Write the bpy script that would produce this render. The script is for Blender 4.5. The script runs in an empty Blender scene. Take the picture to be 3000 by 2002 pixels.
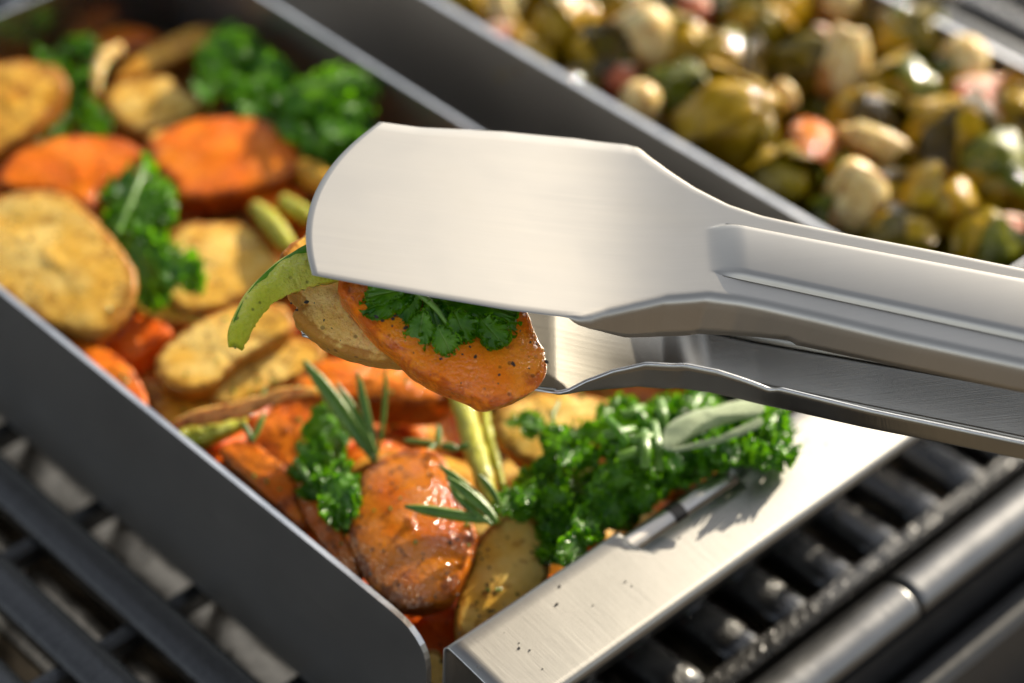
import bpy, math, random
import numpy as np
from mathutils import Vector, Matrix, noise as mnoise

scene = bpy.context.scene
COL = scene.collection
random.seed(7)

# ------------------------------------------------------------------ camera, sky, sun, exposure
M_WC = np.array([[0.71946406, -0.42156637, 0.55195404],      # columns: camera right, down, forward (world axes)
                 [-0.69353407, -0.47861227, 0.5384615],
                 [0.03717472, -0.77020263, -0.63671497]])
CAM = np.array([-0.37053217, -0.38820757, 0.5814538])
FPX, PW, PH = 5264.77, 2350.0, 1568.2
FOCUS = 0.764
cd = bpy.data.cameras.new("camera")
cd.sensor_width = 36.0
cd.lens = FPX / PW * 36.0
cd.clip_start = 0.01
cd.clip_end = 60.0
cd.dof.use_dof = True
cd.dof.focus_distance = FOCUS
cd.dof.aperture_fstop = 4.3
cam = bpy.data.objects.new("camera", cd)
COL.objects.link(cam)
mw = Matrix.Identity(4)
for i in range(3):
    mw[i][0] = M_WC[i][0]
    mw[i][1] = -M_WC[i][1]
    mw[i][2] = -M_WC[i][2]
    mw[i][3] = CAM[i]
cam.matrix_world = mw
scene.camera = cam

SUN_ELEV, SUN_PHI = 23.0, 36.0
fw = np.array([M_WC[0][2], M_WC[1][2]]); fw /= np.linalg.norm(fw)
rt = np.array([fw[1], -fw[0]])
sh = math.cos(math.radians(SUN_PHI)) * fw + math.sin(math.radians(SUN_PHI)) * rt
SUN = Vector((sh[0] * math.cos(math.radians(SUN_ELEV)), sh[1] * math.cos(math.radians(SUN_ELEV)), math.sin(math.radians(SUN_ELEV))))
sl = bpy.data.lights.new("sun", 'SUN')
sl.energy = 5.0
sl.angle = math.radians(0.55)
sl.color = (1.0, 0.885, 0.70)
so = bpy.data.objects.new("sun", sl)
so.rotation_euler = SUN.to_track_quat('Z', 'Y').to_euler()
COL.objects.link(so)
world = bpy.data.worlds.new("World")
scene.world = world
world.use_nodes = True
wn = world.node_tree
wn.nodes.clear()
sky = wn.nodes.new('ShaderNodeTexSky')
sky.sky_type = 'NISHITA'
sky.sun_disc = False
sky.sun_elevation = math.radians(SUN_ELEV)
sky.sun_rotation = math.atan2(SUN.x, SUN.y)
sky.air_density = 1.0
sky.dust_density = 1.2
sky.ozone_density = 0.6
bg = wn.nodes.new('ShaderNodeBackground')
bg.inputs[1].default_value = 0.118
wo = wn.nodes.new('ShaderNodeOutputWorld')
hs = wn.nodes.new('ShaderNodeHueSaturation')
hs.inputs['Saturation'].default_value = 0.40
wn.links.new(sky.outputs[0], hs.inputs['Color'])
wn.links.new(hs.outputs[0], bg.inputs[0])
wn.links.new(bg.outputs[0], wo.inputs[0])
scene.view_settings.view_transform = 'Standard'
scene.view_settings.look = 'None'
scene.view_settings.exposure = 0.95
scene.view_settings.gamma = 1.0
scene.render.engine = 'CYCLES'
scene.cycles.use_denoising = True
scene.cycles.max_bounces = 8
scene.cycles.caustics_reflective = False
scene.cycles.caustics_refractive = False
scene.cycles.sample_clamp_indirect = 6.0

# ------------------------------------------------------------------ placing helpers
RT = np.array([rt[0], rt[1], 0.0])            # horizontal, to the right of the picture
TC = np.array([-fw[0], -fw[1], 0.0])          # horizontal, towards the camera
UP = np.array([0.0, 0.0, 1.0])


def ray(x, y):
    return M_WC @ np.array([(x - PW / 2) / FPX, (y - PH / 2) / FPX, 1.0])


def at(x, y, z):
    r = ray(x, y)
    return CAM + r * ((z - CAM[2]) / r[2])


def on(x, y, P, n):
    r = ray(x, y)
    return CAM + r * (np.dot(P - CAM, n) / np.dot(r, n))


def nv(v):
    v = np.array(v, float)
    return v / np.linalg.norm(v)


def nrm(r, t, u):
    return nv(RT * r + TC * t + UP * u)


def mesh_obj(name, V, F, mat, parent=None, loc=None, smooth=True, attrs=None, uv=None):
    V = np.asarray(V, float)
    if loc is None:
        loc = np.zeros(3)
    me = bpy.data.meshes.new(name)
    me.from_pydata([tuple(v) for v in (V - loc)], [], F)
    if smooth:
        me.polygons.foreach_set('use_smooth', [True] * len(me.polygons))
    if attrs:
        for k, a in attrs.items():
            at_ = me.attributes.new(k, 'FLOAT', 'POINT')
            at_.data.foreach_set('value', np.asarray(a, np.float32))
    if uv is not None:
        l = me.uv_layers.new(name='UVMap')
        idx = np.zeros(len(me.loops), np.int32)
        me.loops.foreach_get('vertex_index', idx)
        l.data.foreach_set('uv', np.asarray(uv, np.float32)[idx].ravel())
    if isinstance(mat, (list, tuple)):
        for m in mat:
            me.materials.append(m)
    else:
        me.materials.append(mat)
    me.update()
    o = bpy.data.objects.new(name, me)
    COL.objects.link(o)
    if parent is not None:
        o.parent = parent
        o.location = Vector(loc) - parent.location
    else:
        o.location = loc
    return o


def empty(name, loc):
    o = bpy.data.objects.new(name, None)
    o.empty_display_size = 0.01
    o.location = loc
    COL.objects.link(o)
    return o


def tag(o, label, cat, group=None, kind=None):
    o['label'] = label
    o['category'] = cat
    if group:
        o['group'] = group
    if kind:
        o['kind'] = kind
    return o


def grid_faces(nu, nv_, wrap_v=False):
    F = []
    for i in range(nu - 1):
        for j in range(nv_ - (0 if wrap_v else 1)):
            j2 = (j + 1) % nv_
            F.append((i * nv_ + j, i * nv_ + j2, (i + 1) * nv_ + j2, (i + 1) * nv_ + j))
    return F


def catmull(pts, n, closed=True):
    P = np.array(pts, float)
    m = len(P)
    out = []
    segs = m if closed else m - 1
    for s in range(segs):
        if closed:
            p0, p1, p2, p3 = P[(s - 1) % m], P[s], P[(s + 1) % m], P[(s + 2) % m]
        else:
            p0, p1, p2, p3 = P[max(s - 1, 0)], P[s], P[s + 1], P[min(s + 2, m - 1)]
        for k in range(16):
            t = k / 16
            out.append(0.5 * ((2 * p1) + (-p0 + p2) * t + (2 * p0 - 5 * p1 + 4 * p2 - p3) * t * t + (-p0 + 3 * p1 - 3 * p2 + p3) * t ** 3))
    if not closed:
        out.append(P[-1])
    out = np.array(out)
    Q = np.vstack([out, out[:1]]) if closed else out
    d = np.concatenate([[0], np.cumsum(np.linalg.norm(np.diff(Q, axis=0), axis=1))])
    tt = np.linspace(0, d[-1], n + 1)[:-1] if closed else np.linspace(0, d[-1], n)
    return np.stack([np.interp(tt, d, Q[:, k]) for k in range(Q.shape[1])], axis=1)


def box(x0, x1, y0, y1, z0, z1, bev=0.0):
    """a box with chamfered long edges, as vertex and face lists"""
    b = bev
    if b <= 0:
        V = [(x, y, z) for x in (x0, x1) for y in (y0, y1) for z in (z0, z1)]
        F = [(0, 1, 3, 2), (4, 6, 7, 5), (0, 4, 5, 1), (2, 3, 7, 6), (0, 2, 6, 4), (1, 5, 7, 3)]
        return V, F
    if (x1 - x0) >= (y1 - y0):
        prof = [(y0 + b, z0), (y1 - b, z0), (y1, z0 + b), (y1, z1 - b), (y1 - b, z1), (y0 + b, z1), (y0, z1 - b), (y0, z0 + b)]
        V = [(x, p[0], p[1]) for x in (x0, x1) for p in prof]
    else:
        prof = [(x0 + b, z0), (x0, z0 + b), (x0, z1 - b), (x0 + b, z1), (x1 - b, z1), (x1, z1 - b), (x1, z0 + b), (x1 - b, z0)]
        V = [(p[0], y, p[1]) for y in (y0, y1) for p in prof]
    F = [(i, (i + 1) % 8, 8 + (i + 1) % 8, 8 + i) for i in range(8)] + [tuple(range(7, -1, -1)), tuple(range(8, 16))]
    return V, F


# ------------------------------------------------------------------ materials
class NB:
    def __init__(self, name):
        self.m = bpy.data.materials.new(name)
        self.m.use_nodes = True
        self.t = self.m.node_tree
        self.t.nodes.clear()
        self.out = self.t.nodes.new('ShaderNodeOutputMaterial')

    def n(self, kind, ins=None, **pr):
        nd = self.t.nodes.new('ShaderNode' + kind)
        for k, v in pr.items():
            setattr(nd, k, v)
        for k, v in (ins or {}).items():
            s = nd.inputs[k]
            if hasattr(v, 'is_linked') or isinstance(v, bpy.types.NodeSocket):
                self.t.links.new(v, s)
            else:
                s.default_value = v
        return nd

    def coords(self, vary=True):
        tc = self.n('TexCoord')
        if not vary:
            return tc.outputs['Object']
        oi = self.n('ObjectInfo')
        mul = self.n('VectorMath', {0: oi.outputs['Random'], 1: (7.3, 3.1, 5.7)}, operation='MULTIPLY')
        return self.n('VectorMath', {0: tc.outputs['Object'], 1: mul.outputs[0]}, operation='ADD').outputs[0]

    def noise(self, vec, scale, detail=3.0, rough=0.55, dist=0.0):
        return self.n('TexNoise', {'Vector': vec, 'Scale': scale, 'Detail': detail, 'Roughness': rough, 'Distortion': dist}).outputs['Fac']

    def ramp(self, fac, stops):
        r = self.n('ValToRGB', {'Fac': fac})
        e = r.color_ramp.elements
        while len(e) > 1:
            e.remove(e[-1])
        e[0].position = stops[0][0]
        c = stops[0][1]
        e[0].color = c if len(c) == 4 else (*c, 1)
        for p, c in stops[1:]:
            x = e.new(p)
            x.color = c if len(c) == 4 else (*c, 1)
        return r.outputs['Color']

    def step(self, fac, a, b):
        return self.n('MapRange', {'Value': fac, 'From Min': a, 'From Max': b}, interpolation_type='SMOOTHSTEP').outputs[0]

    def mix(self, fac, a, b):
        nd = self.n('Mix', data_type='RGBA')
        for s, v in ((nd.inputs[0], fac), (nd.inputs[6], a), (nd.inputs[7], b)):
            if isinstance(v, bpy.types.NodeSocket):
                self.t.links.new(v, s)
            else:
                s.default_value = v if not isinstance(v, tuple) or len(v) == 4 else (*v, 1)
        return nd.outputs[2]

    def math(self, op, a, b=0.0):
        return self.n('Math', {0: a, 1: b}, operation=op).outputs[0]

    def attr(self, name):
        return self.n('Attribute', attribute_name=name).outputs['Fac']

    def bump(self, h, strength, dist, normal=None):
        ins = {'Height': h, 'Strength': strength, 'Distance': dist}
        if normal is not None:
            ins['Normal'] = normal
        return self.n('Bump', ins).outputs[0]

    def done(self, shader):
        self.t.links.new(shader, self.out.inputs['Surface'])
        return self.m


def veg_mat(name, base, base2, brown, rim_brown=0.8, brown_amt=0.5, speck=0.5, bump=0.5, rough=0.42, coat=0.5, sss=0.25, civ=1.36, mott=0.3, lump=1.0, cr=0.07):
    b = NB(name)
    v = b.coords()
    n1 = b.noise(v, 55, 3)
    col = b.mix(b.step(n1, 0.35, 0.68), base, base2)
    n2 = b.noise(v, 130, 4, 0.6, 0.6)
    rim = b.attr('rim')
    br = b.step(b.math('ADD', n2, b.math('MULTIPLY', b.math('POWER', rim, 3.0), 0.30 * rim_brown)), 0.66 - 0.26 * brown_amt, 0.88 - 0.22 * brown_amt)
    col = b.mix(b.math('MULTIPLY', br, 0.85), col, brown)
    n4 = b.noise(v, 620, 2, 0.7)                                  # fine mottling of the fried surface
    col = b.mix(b.math('MULTIPLY', b.step(n4, 0.50, 0.75), mott), col, brown)
    vo = b.n('TexVoronoi', {'Vector': v, 'Scale': 300.0, 'Randomness': 1.0})
    gate = b.step(b.noise(v, 90, 2), 0.40, 0.52)
    sp = b.math('MULTIPLY', b.math('SUBTRACT', 1.0, b.step(vo.outputs['Distance'], 0.16, 0.30)), b.math('MULTIPLY', gate, speck))
    sel = b.step(b.n('SeparateColor', {'Color': vo.outputs['Color']}).outputs[0], 0.5, 0.6)
    sp = b.math('MULTIPLY', sp, sel)
    col = b.mix(sp, col, (0.018, 0.012, 0.008))
    h1 = b.noise(v, 900, 2, 0.6)
    h2 = b.noise(v, 260, 2, 0.5)
    hh = b.math('ADD', b.math('MULTIPLY', h1, 0.45), b.math('MULTIPLY', h2, lump))
    nn = b.bump(hh, bump, 0.0012)
    wet = b.step(b.noise(v, 75, 2), 0.35, 0.65)
    drops = b.n('TexVoronoi', {'Vector': v, 'Scale': 620.0, 'Randomness': 1.0}).outputs['Distance']
    cn = b.bump(b.math('SUBTRACT', b.math('MULTIPLY', h2, 0.5 * lump), b.math('MULTIPLY', drops, 0.9)), min(1.0, bump), 0.0016)
    p = b.n('BsdfPrincipled', {'Base Color': col, 'Roughness': rough, 'Normal': nn, 'Subsurface Weight': sss,
                               'Subsurface Radius': (0.9, 0.45, 0.12), 'Subsurface Scale': 0.008, 'Specular IOR Level': 0.08,
                               'Coat Weight': b.math('MULTIPLY', wet, coat * 0.75), 'Coat Roughness': cr, 'Coat IOR': civ, 'Coat Normal': cn})
    return b.done(p.outputs[0])


def leaf_mat(name, dark, mid, vein, rough=0.34, trans=0.28, felt=False, bump=0.35, edge=False):
    b = NB(name)
    v = b.coords()
    n1 = b.noise(v, 150, 3)
    col = b.mix(b.step(n1, 0.32, 0.7), dark, mid)
    uv = b.n('TexCoord').outputs['UV']
    sx = b.n('SeparateXYZ', {0: uv})
    ax = b.math('ABSOLUTE', sx.outputs[0])
    mid_rib = b.math('SUBTRACT', 1.0, b.step(ax, 0.015, 0.055))
    # side veins running out and forward from the midrib
    w = b.math('SUBTRACT', sx.outputs[1], b.math('MULTIPLY', ax, 0.55))
    fr = b.math('FRACT', b.math('MULTIPLY', w, 6.0))
    sv = b.math('SUBTRACT', 1.0, b.step(b.math('ABSOLUTE', b.math('SUBTRACT', fr, 0.5)), 0.02, 0.09))
    vm = b.math('MAXIMUM', mid_rib, b.math('MULTIPLY', sv, 0.25))
    if edge:
        vm = b.step(ax, 0.62, 0.9)
    col = b.mix(b.math('MULTIPLY', vm, 0.55), col, vein)
    h = b.math('ADD', b.noise(v, 1500 if felt else 520, 3, 0.65), b.math('MULTIPLY', vm, -0.3))
    nn = b.bump(h, bump, 0.0008)
    p = b.n('BsdfPrincipled', {'Base Color': col, 'Roughness': rough, 'Normal': nn, 'Specular IOR Level': 0.5,
                               'Sheen Weight': 0.35 if felt else 0.0, 'Sheen Roughness': 0.5})
    tr = b.n('BsdfTranslucent', {'Color': b.mix(0.5, col, (mid[0] * 2.0, mid[1] * 1.9, mid[2] * 0.9)), 'Normal': nn})
    mx = b.n('MixShader', {0: trans, 1: p.outputs[0], 2: tr.outputs[0]})
    return b.done(mx.outputs[0])


def steel_mat(name, base, rough, stretch, tangent=None, aniso=0.0, uv=False, bump=0.06, blotch=0.0):
    """brushed stainless steel; stretch = texture scale per axis (small along the brushing)"""
    b = NB(name)
    tc = b.n('TexCoord')
    vec = tc.outputs['UV'] if uv else tc.outputs['Object']
    mp = b.n('Mapping', {'Vector': vec, 'Scale': stretch}).outputs[0]
    n1 = b.noise(mp, 1.0, 3, 0.6)
    mp2 = b.n('Mapping', {'Vector': vec, 'Scale': tuple(s * 0.22 for s in stretch)}).outputs[0]
    n2 = b.noise(mp2, 1.0, 2, 0.5)
    soft = b.noise(vec, 30, 3)
    r = b.math('ADD', rough - 0.09, b.math('ADD', b.math('MULTIPLY', n2, 0.05), b.math('MULTIPLY', soft, 0.08)))
    col = b.mix(b.step(n1, 0.3, 0.75), tuple(c * 0.965 for c in base), base)
    if blotch:
        col = b.mix(b.math('MULTIPLY', b.step(soft, 0.45, 0.7), blotch), col, tuple(c * 0.75 for c in base))
    nn = b.bump(b.math('ADD', n1, b.math('MULTIPLY', n2, 0.5)), bump, 0.0006)
    ins = {'Base Color': col, 'Metallic': 1.0, 'Roughness': r, 'Normal': nn, 'Anisotropic': aniso}
    if tangent is not None:
        cx = b.n('CombineXYZ', {0: tangent[0], 1: tangent[1], 2: tangent[2]})
        ins['Tangent'] = cx.outputs[0]
    p = b.n('BsdfPrincipled', ins)
    return b.done(p.outputs[0])


def plain_mat(name, base, rough, bump=0.0, bscale=400, metallic=0.0, var=0.3, coat=0.0):
    b = NB(name)
    v = b.coords()
    n1 = b.noise(v, 60, 4)
    col = b.mix(b.step(n1, 0.3, 0.7), tuple(c * (1 - var) for c in base), base)
    h = b.noise(v, bscale, 3)
    nn = b.bump(h, bump, 0.001)
    p = b.n('BsdfPrincipled', {'Base Color': col, 'Metallic': metallic, 'Roughness': b.math('ADD', rough - 0.1, b.math('MULTIPLY', n1, 0.2)),
                               'Normal': nn, 'Coat Weight': coat, 'Coat Roughness': 0.12})
    return b.done(p.outputs[0])


MAT = {}
MAT['carrot'] = veg_mat('carrot_flesh', (0.64, 0.125, 0.003), (0.70, 0.19, 0.008), (0.17, 0.030, 0.003), 0.8, 0.56, 0.9, 0.6, 0.34, 0.5, 0.2, lump=0.5, mott=0.2)
MAT['carrot_brown'] = veg_mat('roasted_carrot', (0.66, 0.135, 0.004), (0.76, 0.23, 0.012), (0.16, 0.034, 0.004), 0.9, 0.48, 0.9, 0.75, 0.30, 1.3, 0.25, civ=1.5, lump=0.25, cr=0.10, mott=0.2)
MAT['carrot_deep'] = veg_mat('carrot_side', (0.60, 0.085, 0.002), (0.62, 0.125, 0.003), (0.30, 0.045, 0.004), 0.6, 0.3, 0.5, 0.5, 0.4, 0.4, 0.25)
MAT['carrot_lit'] = veg_mat('translucent_carrot', (0.88, 0.22, 0.006), (0.90, 0.30, 0.015), (0.45, 0.085, 0.008), 0.7, 0.45, 0.5, 1.0, 0.30, 1.2, 0.6, civ=1.5, lump=0.5)  # translucent, and lightened: fill light on the held carrot is in the colour
MAT['potato'] = veg_mat('potato_flesh', (0.66, 0.36, 0.05), (0.76, 0.52, 0.15), (0.28, 0.10, 0.008), 1.3, 0.60, 0.9, 0.3, 0.40, 0.35, 0.25, mott=0.12, lump=0.6)
MAT['potato_brown'] = veg_mat('browned_potato', (0.58, 0.26, 0.02), (0.68, 0.39, 0.06), (0.22, 0.065, 0.006), 1.3, 0.85, 0.7, 0.35, 0.38, 0.45, 0.2, mott=0.2, lump=0.6)
MAT['potato_lit'] = veg_mat('translucent_potato', (0.84, 0.54, 0.13), (0.88, 0.64, 0.24), (0.42, 0.17, 0.02), 1.2, 0.45, 0.5, 0.9, 0.40, 0.4, 0.6)  # paler potato copy with painted-in fill light for the slice under the paddle
MAT['pepper'] = veg_mat('green_pepper_flesh', (0.44, 0.46, 0.03), (0.56, 0.54, 0.08), (0.16, 0.25, 0.008), 0.2, 0.15, 0.6, 1.0, 0.3, 0.7, 0.35)
MAT['pepper_skin'] = veg_mat('green_pepper_skin', (0.06, 0.19, 0.004), (0.10, 0.25, 0.006), (0.05, 0.12, 0.004), 0.2, 0.1, 0.3, 0.2, 0.22, 0.8, 0.2)
MAT['bean'] = veg_mat('cooked_bean', (0.33, 0.33, 0.035), (0.42, 0.40, 0.06), (0.16, 0.14, 0.015), 0.3, 0.4, 0.6, 0.5, 0.32, 0.8, 0.3)
MAT['onion'] = veg_mat('roasted_onion', (0.70, 0.57, 0.28), (0.70, 0.48, 0.17), (0.34, 0.12, 0.015), 1.5, 0.6, 0.1, 0.25, 0.3, 0.7, 0.4)
MAT['onion_brown'] = veg_mat('browned_onion', (0.60, 0.33, 0.08), (0.66, 0.42, 0.14), (0.17, 0.055, 0.02), 1.0, 0.7, 0.2, 0.4, 0.32, 0.7, 0.3)
MAT['bacon'] = veg_mat('fried_bacon', (0.46, 0.11, 0.045), (0.56, 0.20, 0.11), (0.22, 0.04, 0.015), 0.5, 0.5, 0.1, 0.6, 0.32, 0.8, 0.3)
MAT['bacon_fat'] = veg_mat('bacon_fat', (0.70, 0.46, 0.34), (0.72, 0.52, 0.36), (0.42, 0.16, 0.06), 0.5, 0.4, 0.1, 0.4, 0.28, 0.8, 0.4)
MAT['sprout'] = veg_mat('sprout_leaf', (0.13, 0.095, 0.002), (0.30, 0.21, 0.004), (0.030, 0.014, 0.002), 1.0, 0.50, 0.0, 0.35, 0.3, 1.3, 0.1, civ=1.5)
MAT['sprout_green'] = veg_mat('green_sprout_leaf', (0.08, 0.095, 0.002), (0.21, 0.20, 0.004), (0.024, 0.017, 0.002), 1.0, 0.45, 0.0, 0.35, 0.3, 1.3, 0.1, civ=1.5)
MAT['sprout_gold'] = veg_mat('golden_sprout_leaf', (0.36, 0.20, 0.003), (0.50, 0.31, 0.008), (0.07, 0.026, 0.003), 1.0, 0.45, 0.0, 0.35, 0.3, 1.3, 0.15, civ=1.5)
MAT['sprout_char'] = veg_mat('charred_sprout_leaf', (0.04, 0.026, 0.003), (0.10, 0.062, 0.004), (0.010, 0.007, 0.003), 0.8, 0.7, 0.0, 0.3, 0.3, 1.3, 0.05, civ=1.5)
MAT['kale'] = leaf_mat('kale_leaf', (0.026, 0.135, 0.001), (0.115, 0.31, 0.003), (0.20, 0.38, 0.04), 0.24, 0.42)
MAT['kale_light'] = leaf_mat('pale_kale_leaf', (0.06, 0.20, 0.004), (0.14, 0.34, 0.012), (0.30, 0.45, 0.09), 0.24, 0.36)
MAT['stem'] = leaf_mat('kale_stem', (0.09, 0.22, 0.02), (0.17, 0.32, 0.045), (0.24, 0.38, 0.08), 0.3, 0.15)
MAT['rosemary'] = leaf_mat('rosemary_needle', (0.06, 0.15, 0.008), (0.11, 0.22, 0.015), (0.30, 0.38, 0.10), 0.34, 0.15, edge=True)
MAT['sage'] = leaf_mat('sage_leaf', (0.22, 0.30, 0.12), (0.32, 0.40, 0.18), (0.40, 0.47, 0.26), 0.65, 0.15, True, 0.55)
MAT['flake'] = plain_mat('peppercorn', (0.022, 0.016, 0.012), 0.5, 0.5, 1200)
STEEL = (0.43, 0.415, 0.395)
MAT['wall'] = steel_mat('brushed_tray_steel', STEEL, 0.44, (2600, 22, 2600))
MAT['wall_x'] = steel_mat('brushed_end_steel', STEEL, 0.30, (22, 2600, 2600))
MAT['flap'] = steel_mat('brushed_flap_steel', (0.28, 0.27, 0.25), 0.46, (2400, 60, 60), (1, 0, 0), 0.35, bump=0.10)
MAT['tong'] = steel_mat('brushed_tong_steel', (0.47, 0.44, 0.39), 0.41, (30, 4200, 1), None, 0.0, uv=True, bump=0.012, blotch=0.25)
MAT['tong_inner'] = steel_mat('shade_darkened_tong_steel', (0.30, 0.285, 0.25), 0.26, (25, 2600, 1), None, 0.0, uv=True, bump=0.05, blotch=0.4)  # same steel darkened to paint shade on the lower jaw; blotches are smudges
MAT['edge'] = plain_mat('cut_steel_edge', (0.80, 0.79, 0.77), 0.30, 0.1, 900, 1.0, 0.15)
MAT['iron'] = plain_mat('enamelled_cast_iron', (0.014, 0.013, 0.012), 0.30, 1.0, 300, 0.0, 0.5, 0.6)
MAT['black'] = plain_mat('black_enamel', (0.012, 0.012, 0.013), 0.5, 0.2, 300)
MAT['rail'] = plain_mat('grill_rail_steel', (0.18, 0.18, 0.18), 0.38, 0.1, 300, 1.0, 0.1)
MAT['deflector'] = plain_mat('heat_deflector_steel', (0.80, 0.66, 0.48), 0.30, 1.0, 60, 1.0, 0.55)
MAT['patio'] = plain_mat('patio_stone', (0.13, 0.105, 0.08), 0.8, 0.5, 60)
MAT['bed'] = MAT['carrot_deep']

# ------------------------------------------------------------------ setting: ground and grill
o = mesh_obj('patio_ground', [(-30, -30, -0.95), (30, -30, -0.95), (30, 30, -0.95), (-30, 30, -0.95)], [(0, 1, 2, 3)], MAT['patio'], smooth=False)
o['kind'] = 'structure'

GZ = -0.0765                                              # top of the grate bars
grill = empty('gas_grill', (0.15, 0.2, -0.95))
tag(grill, 'black gas grill cook box with a polished steel front rail', 'grill')


def gbox(name, mat, *a, bev=0.0, parent=None):
    V, F = box(*a, bev=bev)
    return mesh_obj(name, V, F, mat, parent, smooth=False, loc=np.array([(a[0] + a[1]) / 2, (a[2] + a[3]) / 2, a[4]]))


gbox('box_floor', MAT['black'], -0.42, 0.80, -0.045, 0.62, -0.30, -0.29, parent=grill)
gbox('side_wall', MAT['black'], -0.43, -0.42, -0.045, 0.62, -0.30, -0.085, parent=grill)
gbox('side_wall', MAT['black'], 0.80, 0.81, -0.045, 0.62, -0.30, -0.085, parent=grill)
gbox('back_wall', MAT['black'], -0.43, 0.81, 0.62, 0.63, -0.30, -0.06, parent=grill)
gbox('front_wall', MAT['black'], -0.43, 0.81, -0.062, -0.0475, -0.30, -0.0825, parent=grill)
xj = at(2012, 1357, GZ)[0]                                 # joint between the two lengths of rail
for rx0, rx1, dz in ((-0.43, xj - 0.0012, 0.0), (xj + 0.0012, 0.81, 0.0006)):
    seg = 28
    Vr = [(x, -0.0545 + 0.0100 * math.cos(2 * math.pi * k / seg), -0.0715 + dz + 0.0075 * math.sin(2 * math.pi * k / seg)) for x in (rx0, rx0 + 0.001, rx0 + 0.002, rx1 - 0.002, rx1 - 0.001, rx1) for k in range(seg)]
    for i in list(range(seg)) + list(range(5 * seg, 6 * seg)):
        x, y, z = Vr[i]
        Vr[i] = (x, -0.0545 + (y + 0.0545) * 0.88, -0.0715 + (z + 0.0715) * 0.86)
    Fr = grid_faces(6, seg, True) + [tuple(range(seg - 1, -1, -1)), tuple(range(5 * seg, 6 * seg))]
    mesh_obj('front_rail', Vr, Fr, MAT['rail'], grill, loc=np.array([rx0, -0.0545, -0.09]))
gbox('front_panel', MAT['black'], -0.43, 0.81, -0.080, -0.066, -0.25, -0.100, bev=0.003, parent=grill)
yc = at(2225, 1494, -0.16)[1]
gbox('control_panel', plain_mat('warm_grey_panel', (0.20, 0.165, 0.12), 0.5, 0.1), -0.43, 0.81, yc - 0.15, yc, -0.20, -0.16, bev=0.004, parent=grill)
gbox('base_cabinet', MAT['black'], -0.41, 0.79, -0.06, 0.60, -0.95, -0.302, parent=grill)

grate = empty('cooking_grate', (0.15, 0.25, GZ - 0.014))
tag(grate, 'black cast iron cooking grate under both roasting trays', 'grate')
BARS = [-0.0205 - 0.033 * k for k in range(0, 11)] + [0.0145, 0.0455, 0.0765, 0.108] + [0.1395 + 0.029 * k for k in range(0, 22)]
bar_mesh = None
for x in BARS:
    w0, w1 = 0.0062, 0.0040
    if bar_mesh is None:
        ny = 60
        prof = [(-0.0055, -0.016), (-0.0095, -0.004), (-0.0082, -0.0012), (-0.0035, 0), (0.0035, 0), (0.0082, -0.0012), (0.0095, -0.004), (0.0055, -0.016)]
        V = [(p[0], y, p[1]) for y in np.linspace(-0.30, 0.30, ny) for p in prof]
        F = grid_faces(ny, 8, True) + [tuple(range(7, -1, -1)), tuple(range((ny - 1) * 8, ny * 8))]
        ob = mesh_obj('bar', V, F, MAT['iron'], grate)
        bar_mesh = ob.data
    else:
        ob = bpy.data.objects.new('bar', bar_mesh)
        COL.objects.link(ob)
        ob.parent = grate
    ob.location = Vector((x, 0.272, GZ)) - grate.location
gbox('cross_bar', MAT['iron'], -0.40, 0.78, -0.0365, -0.0265, GZ - 0.014, GZ + 0.002, bev=0.002, parent=grate)
gbox('cross_bar', MAT['iron'], -0.40, 0.78, 0.571, 0.581, GZ - 0.014, GZ + 0.002, bev=0.002, parent=grate)
for k in range(9):
    y = 0.012 + 0.0655 * k
    gbox('cross_rod', MAT['iron'], -0.40, 0.78, y, y + 0.007, GZ - 0.018, GZ - 0.006, bev=0.002, parent=grate)
dmesh = None
for k in range(24):
    x = -0.365 + 0.0475 * k
    if dmesh is None:
        prof = [(-0.023, -0.0120), (-0.005, -0.0015), (-0.002, 0.0), (0.002, 0.0), (0.005, -0.0015), (0.023, -0.0120)]
        V = [(p[0], y, p[1]) for y in (-0.29, 0.29) for p in prof]
        ob = mesh_obj('heat_deflector', V, grid_faces(2, 6), MAT['deflector'], smooth=False)
        dmesh = ob.data
        md = None
    else:
        ob = bpy.data.objects.new('heat_deflector', dmesh)
        COL.objects.link(ob)
    ob.location = (x, 0.272, GZ - 0.0195)
    tag(ob, 'bent steel heat deflector lying below the grate bars', 'heat deflector', 'steel heat deflectors under the grate')


# ------------------------------------------------------------------ roasting trays
def thick_plate(name, outline, origin, ax_u, ax_v, ax_n, th, mat, parent, edge_mat):
    """a flat sheet cut to an outline (u, v), th thick along ax_n, with its own cut edge"""
    k = len(outline)
    P = [np.array(origin) + np.array(ax_u) * u + np.array(ax_v) * v for u, v in outline]
    V = P + [p + np.array(ax_n) * th for p in P]
    F = [tuple(range(k - 1, -1, -1)), tuple(range(k, 2 * k))] + [(i, (i + 1) % k, k + (i + 1) % k, k + i) for i in range(k)]
    ob = mesh_obj(name, V, F, [mat, edge_mat], parent, smooth=False)
    for i, p in enumerate(ob.data.polygons):
        p.material_index = 1 if i >= 2 else 0
    return ob


TB = -0.076                                               # underside of the trays


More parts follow.
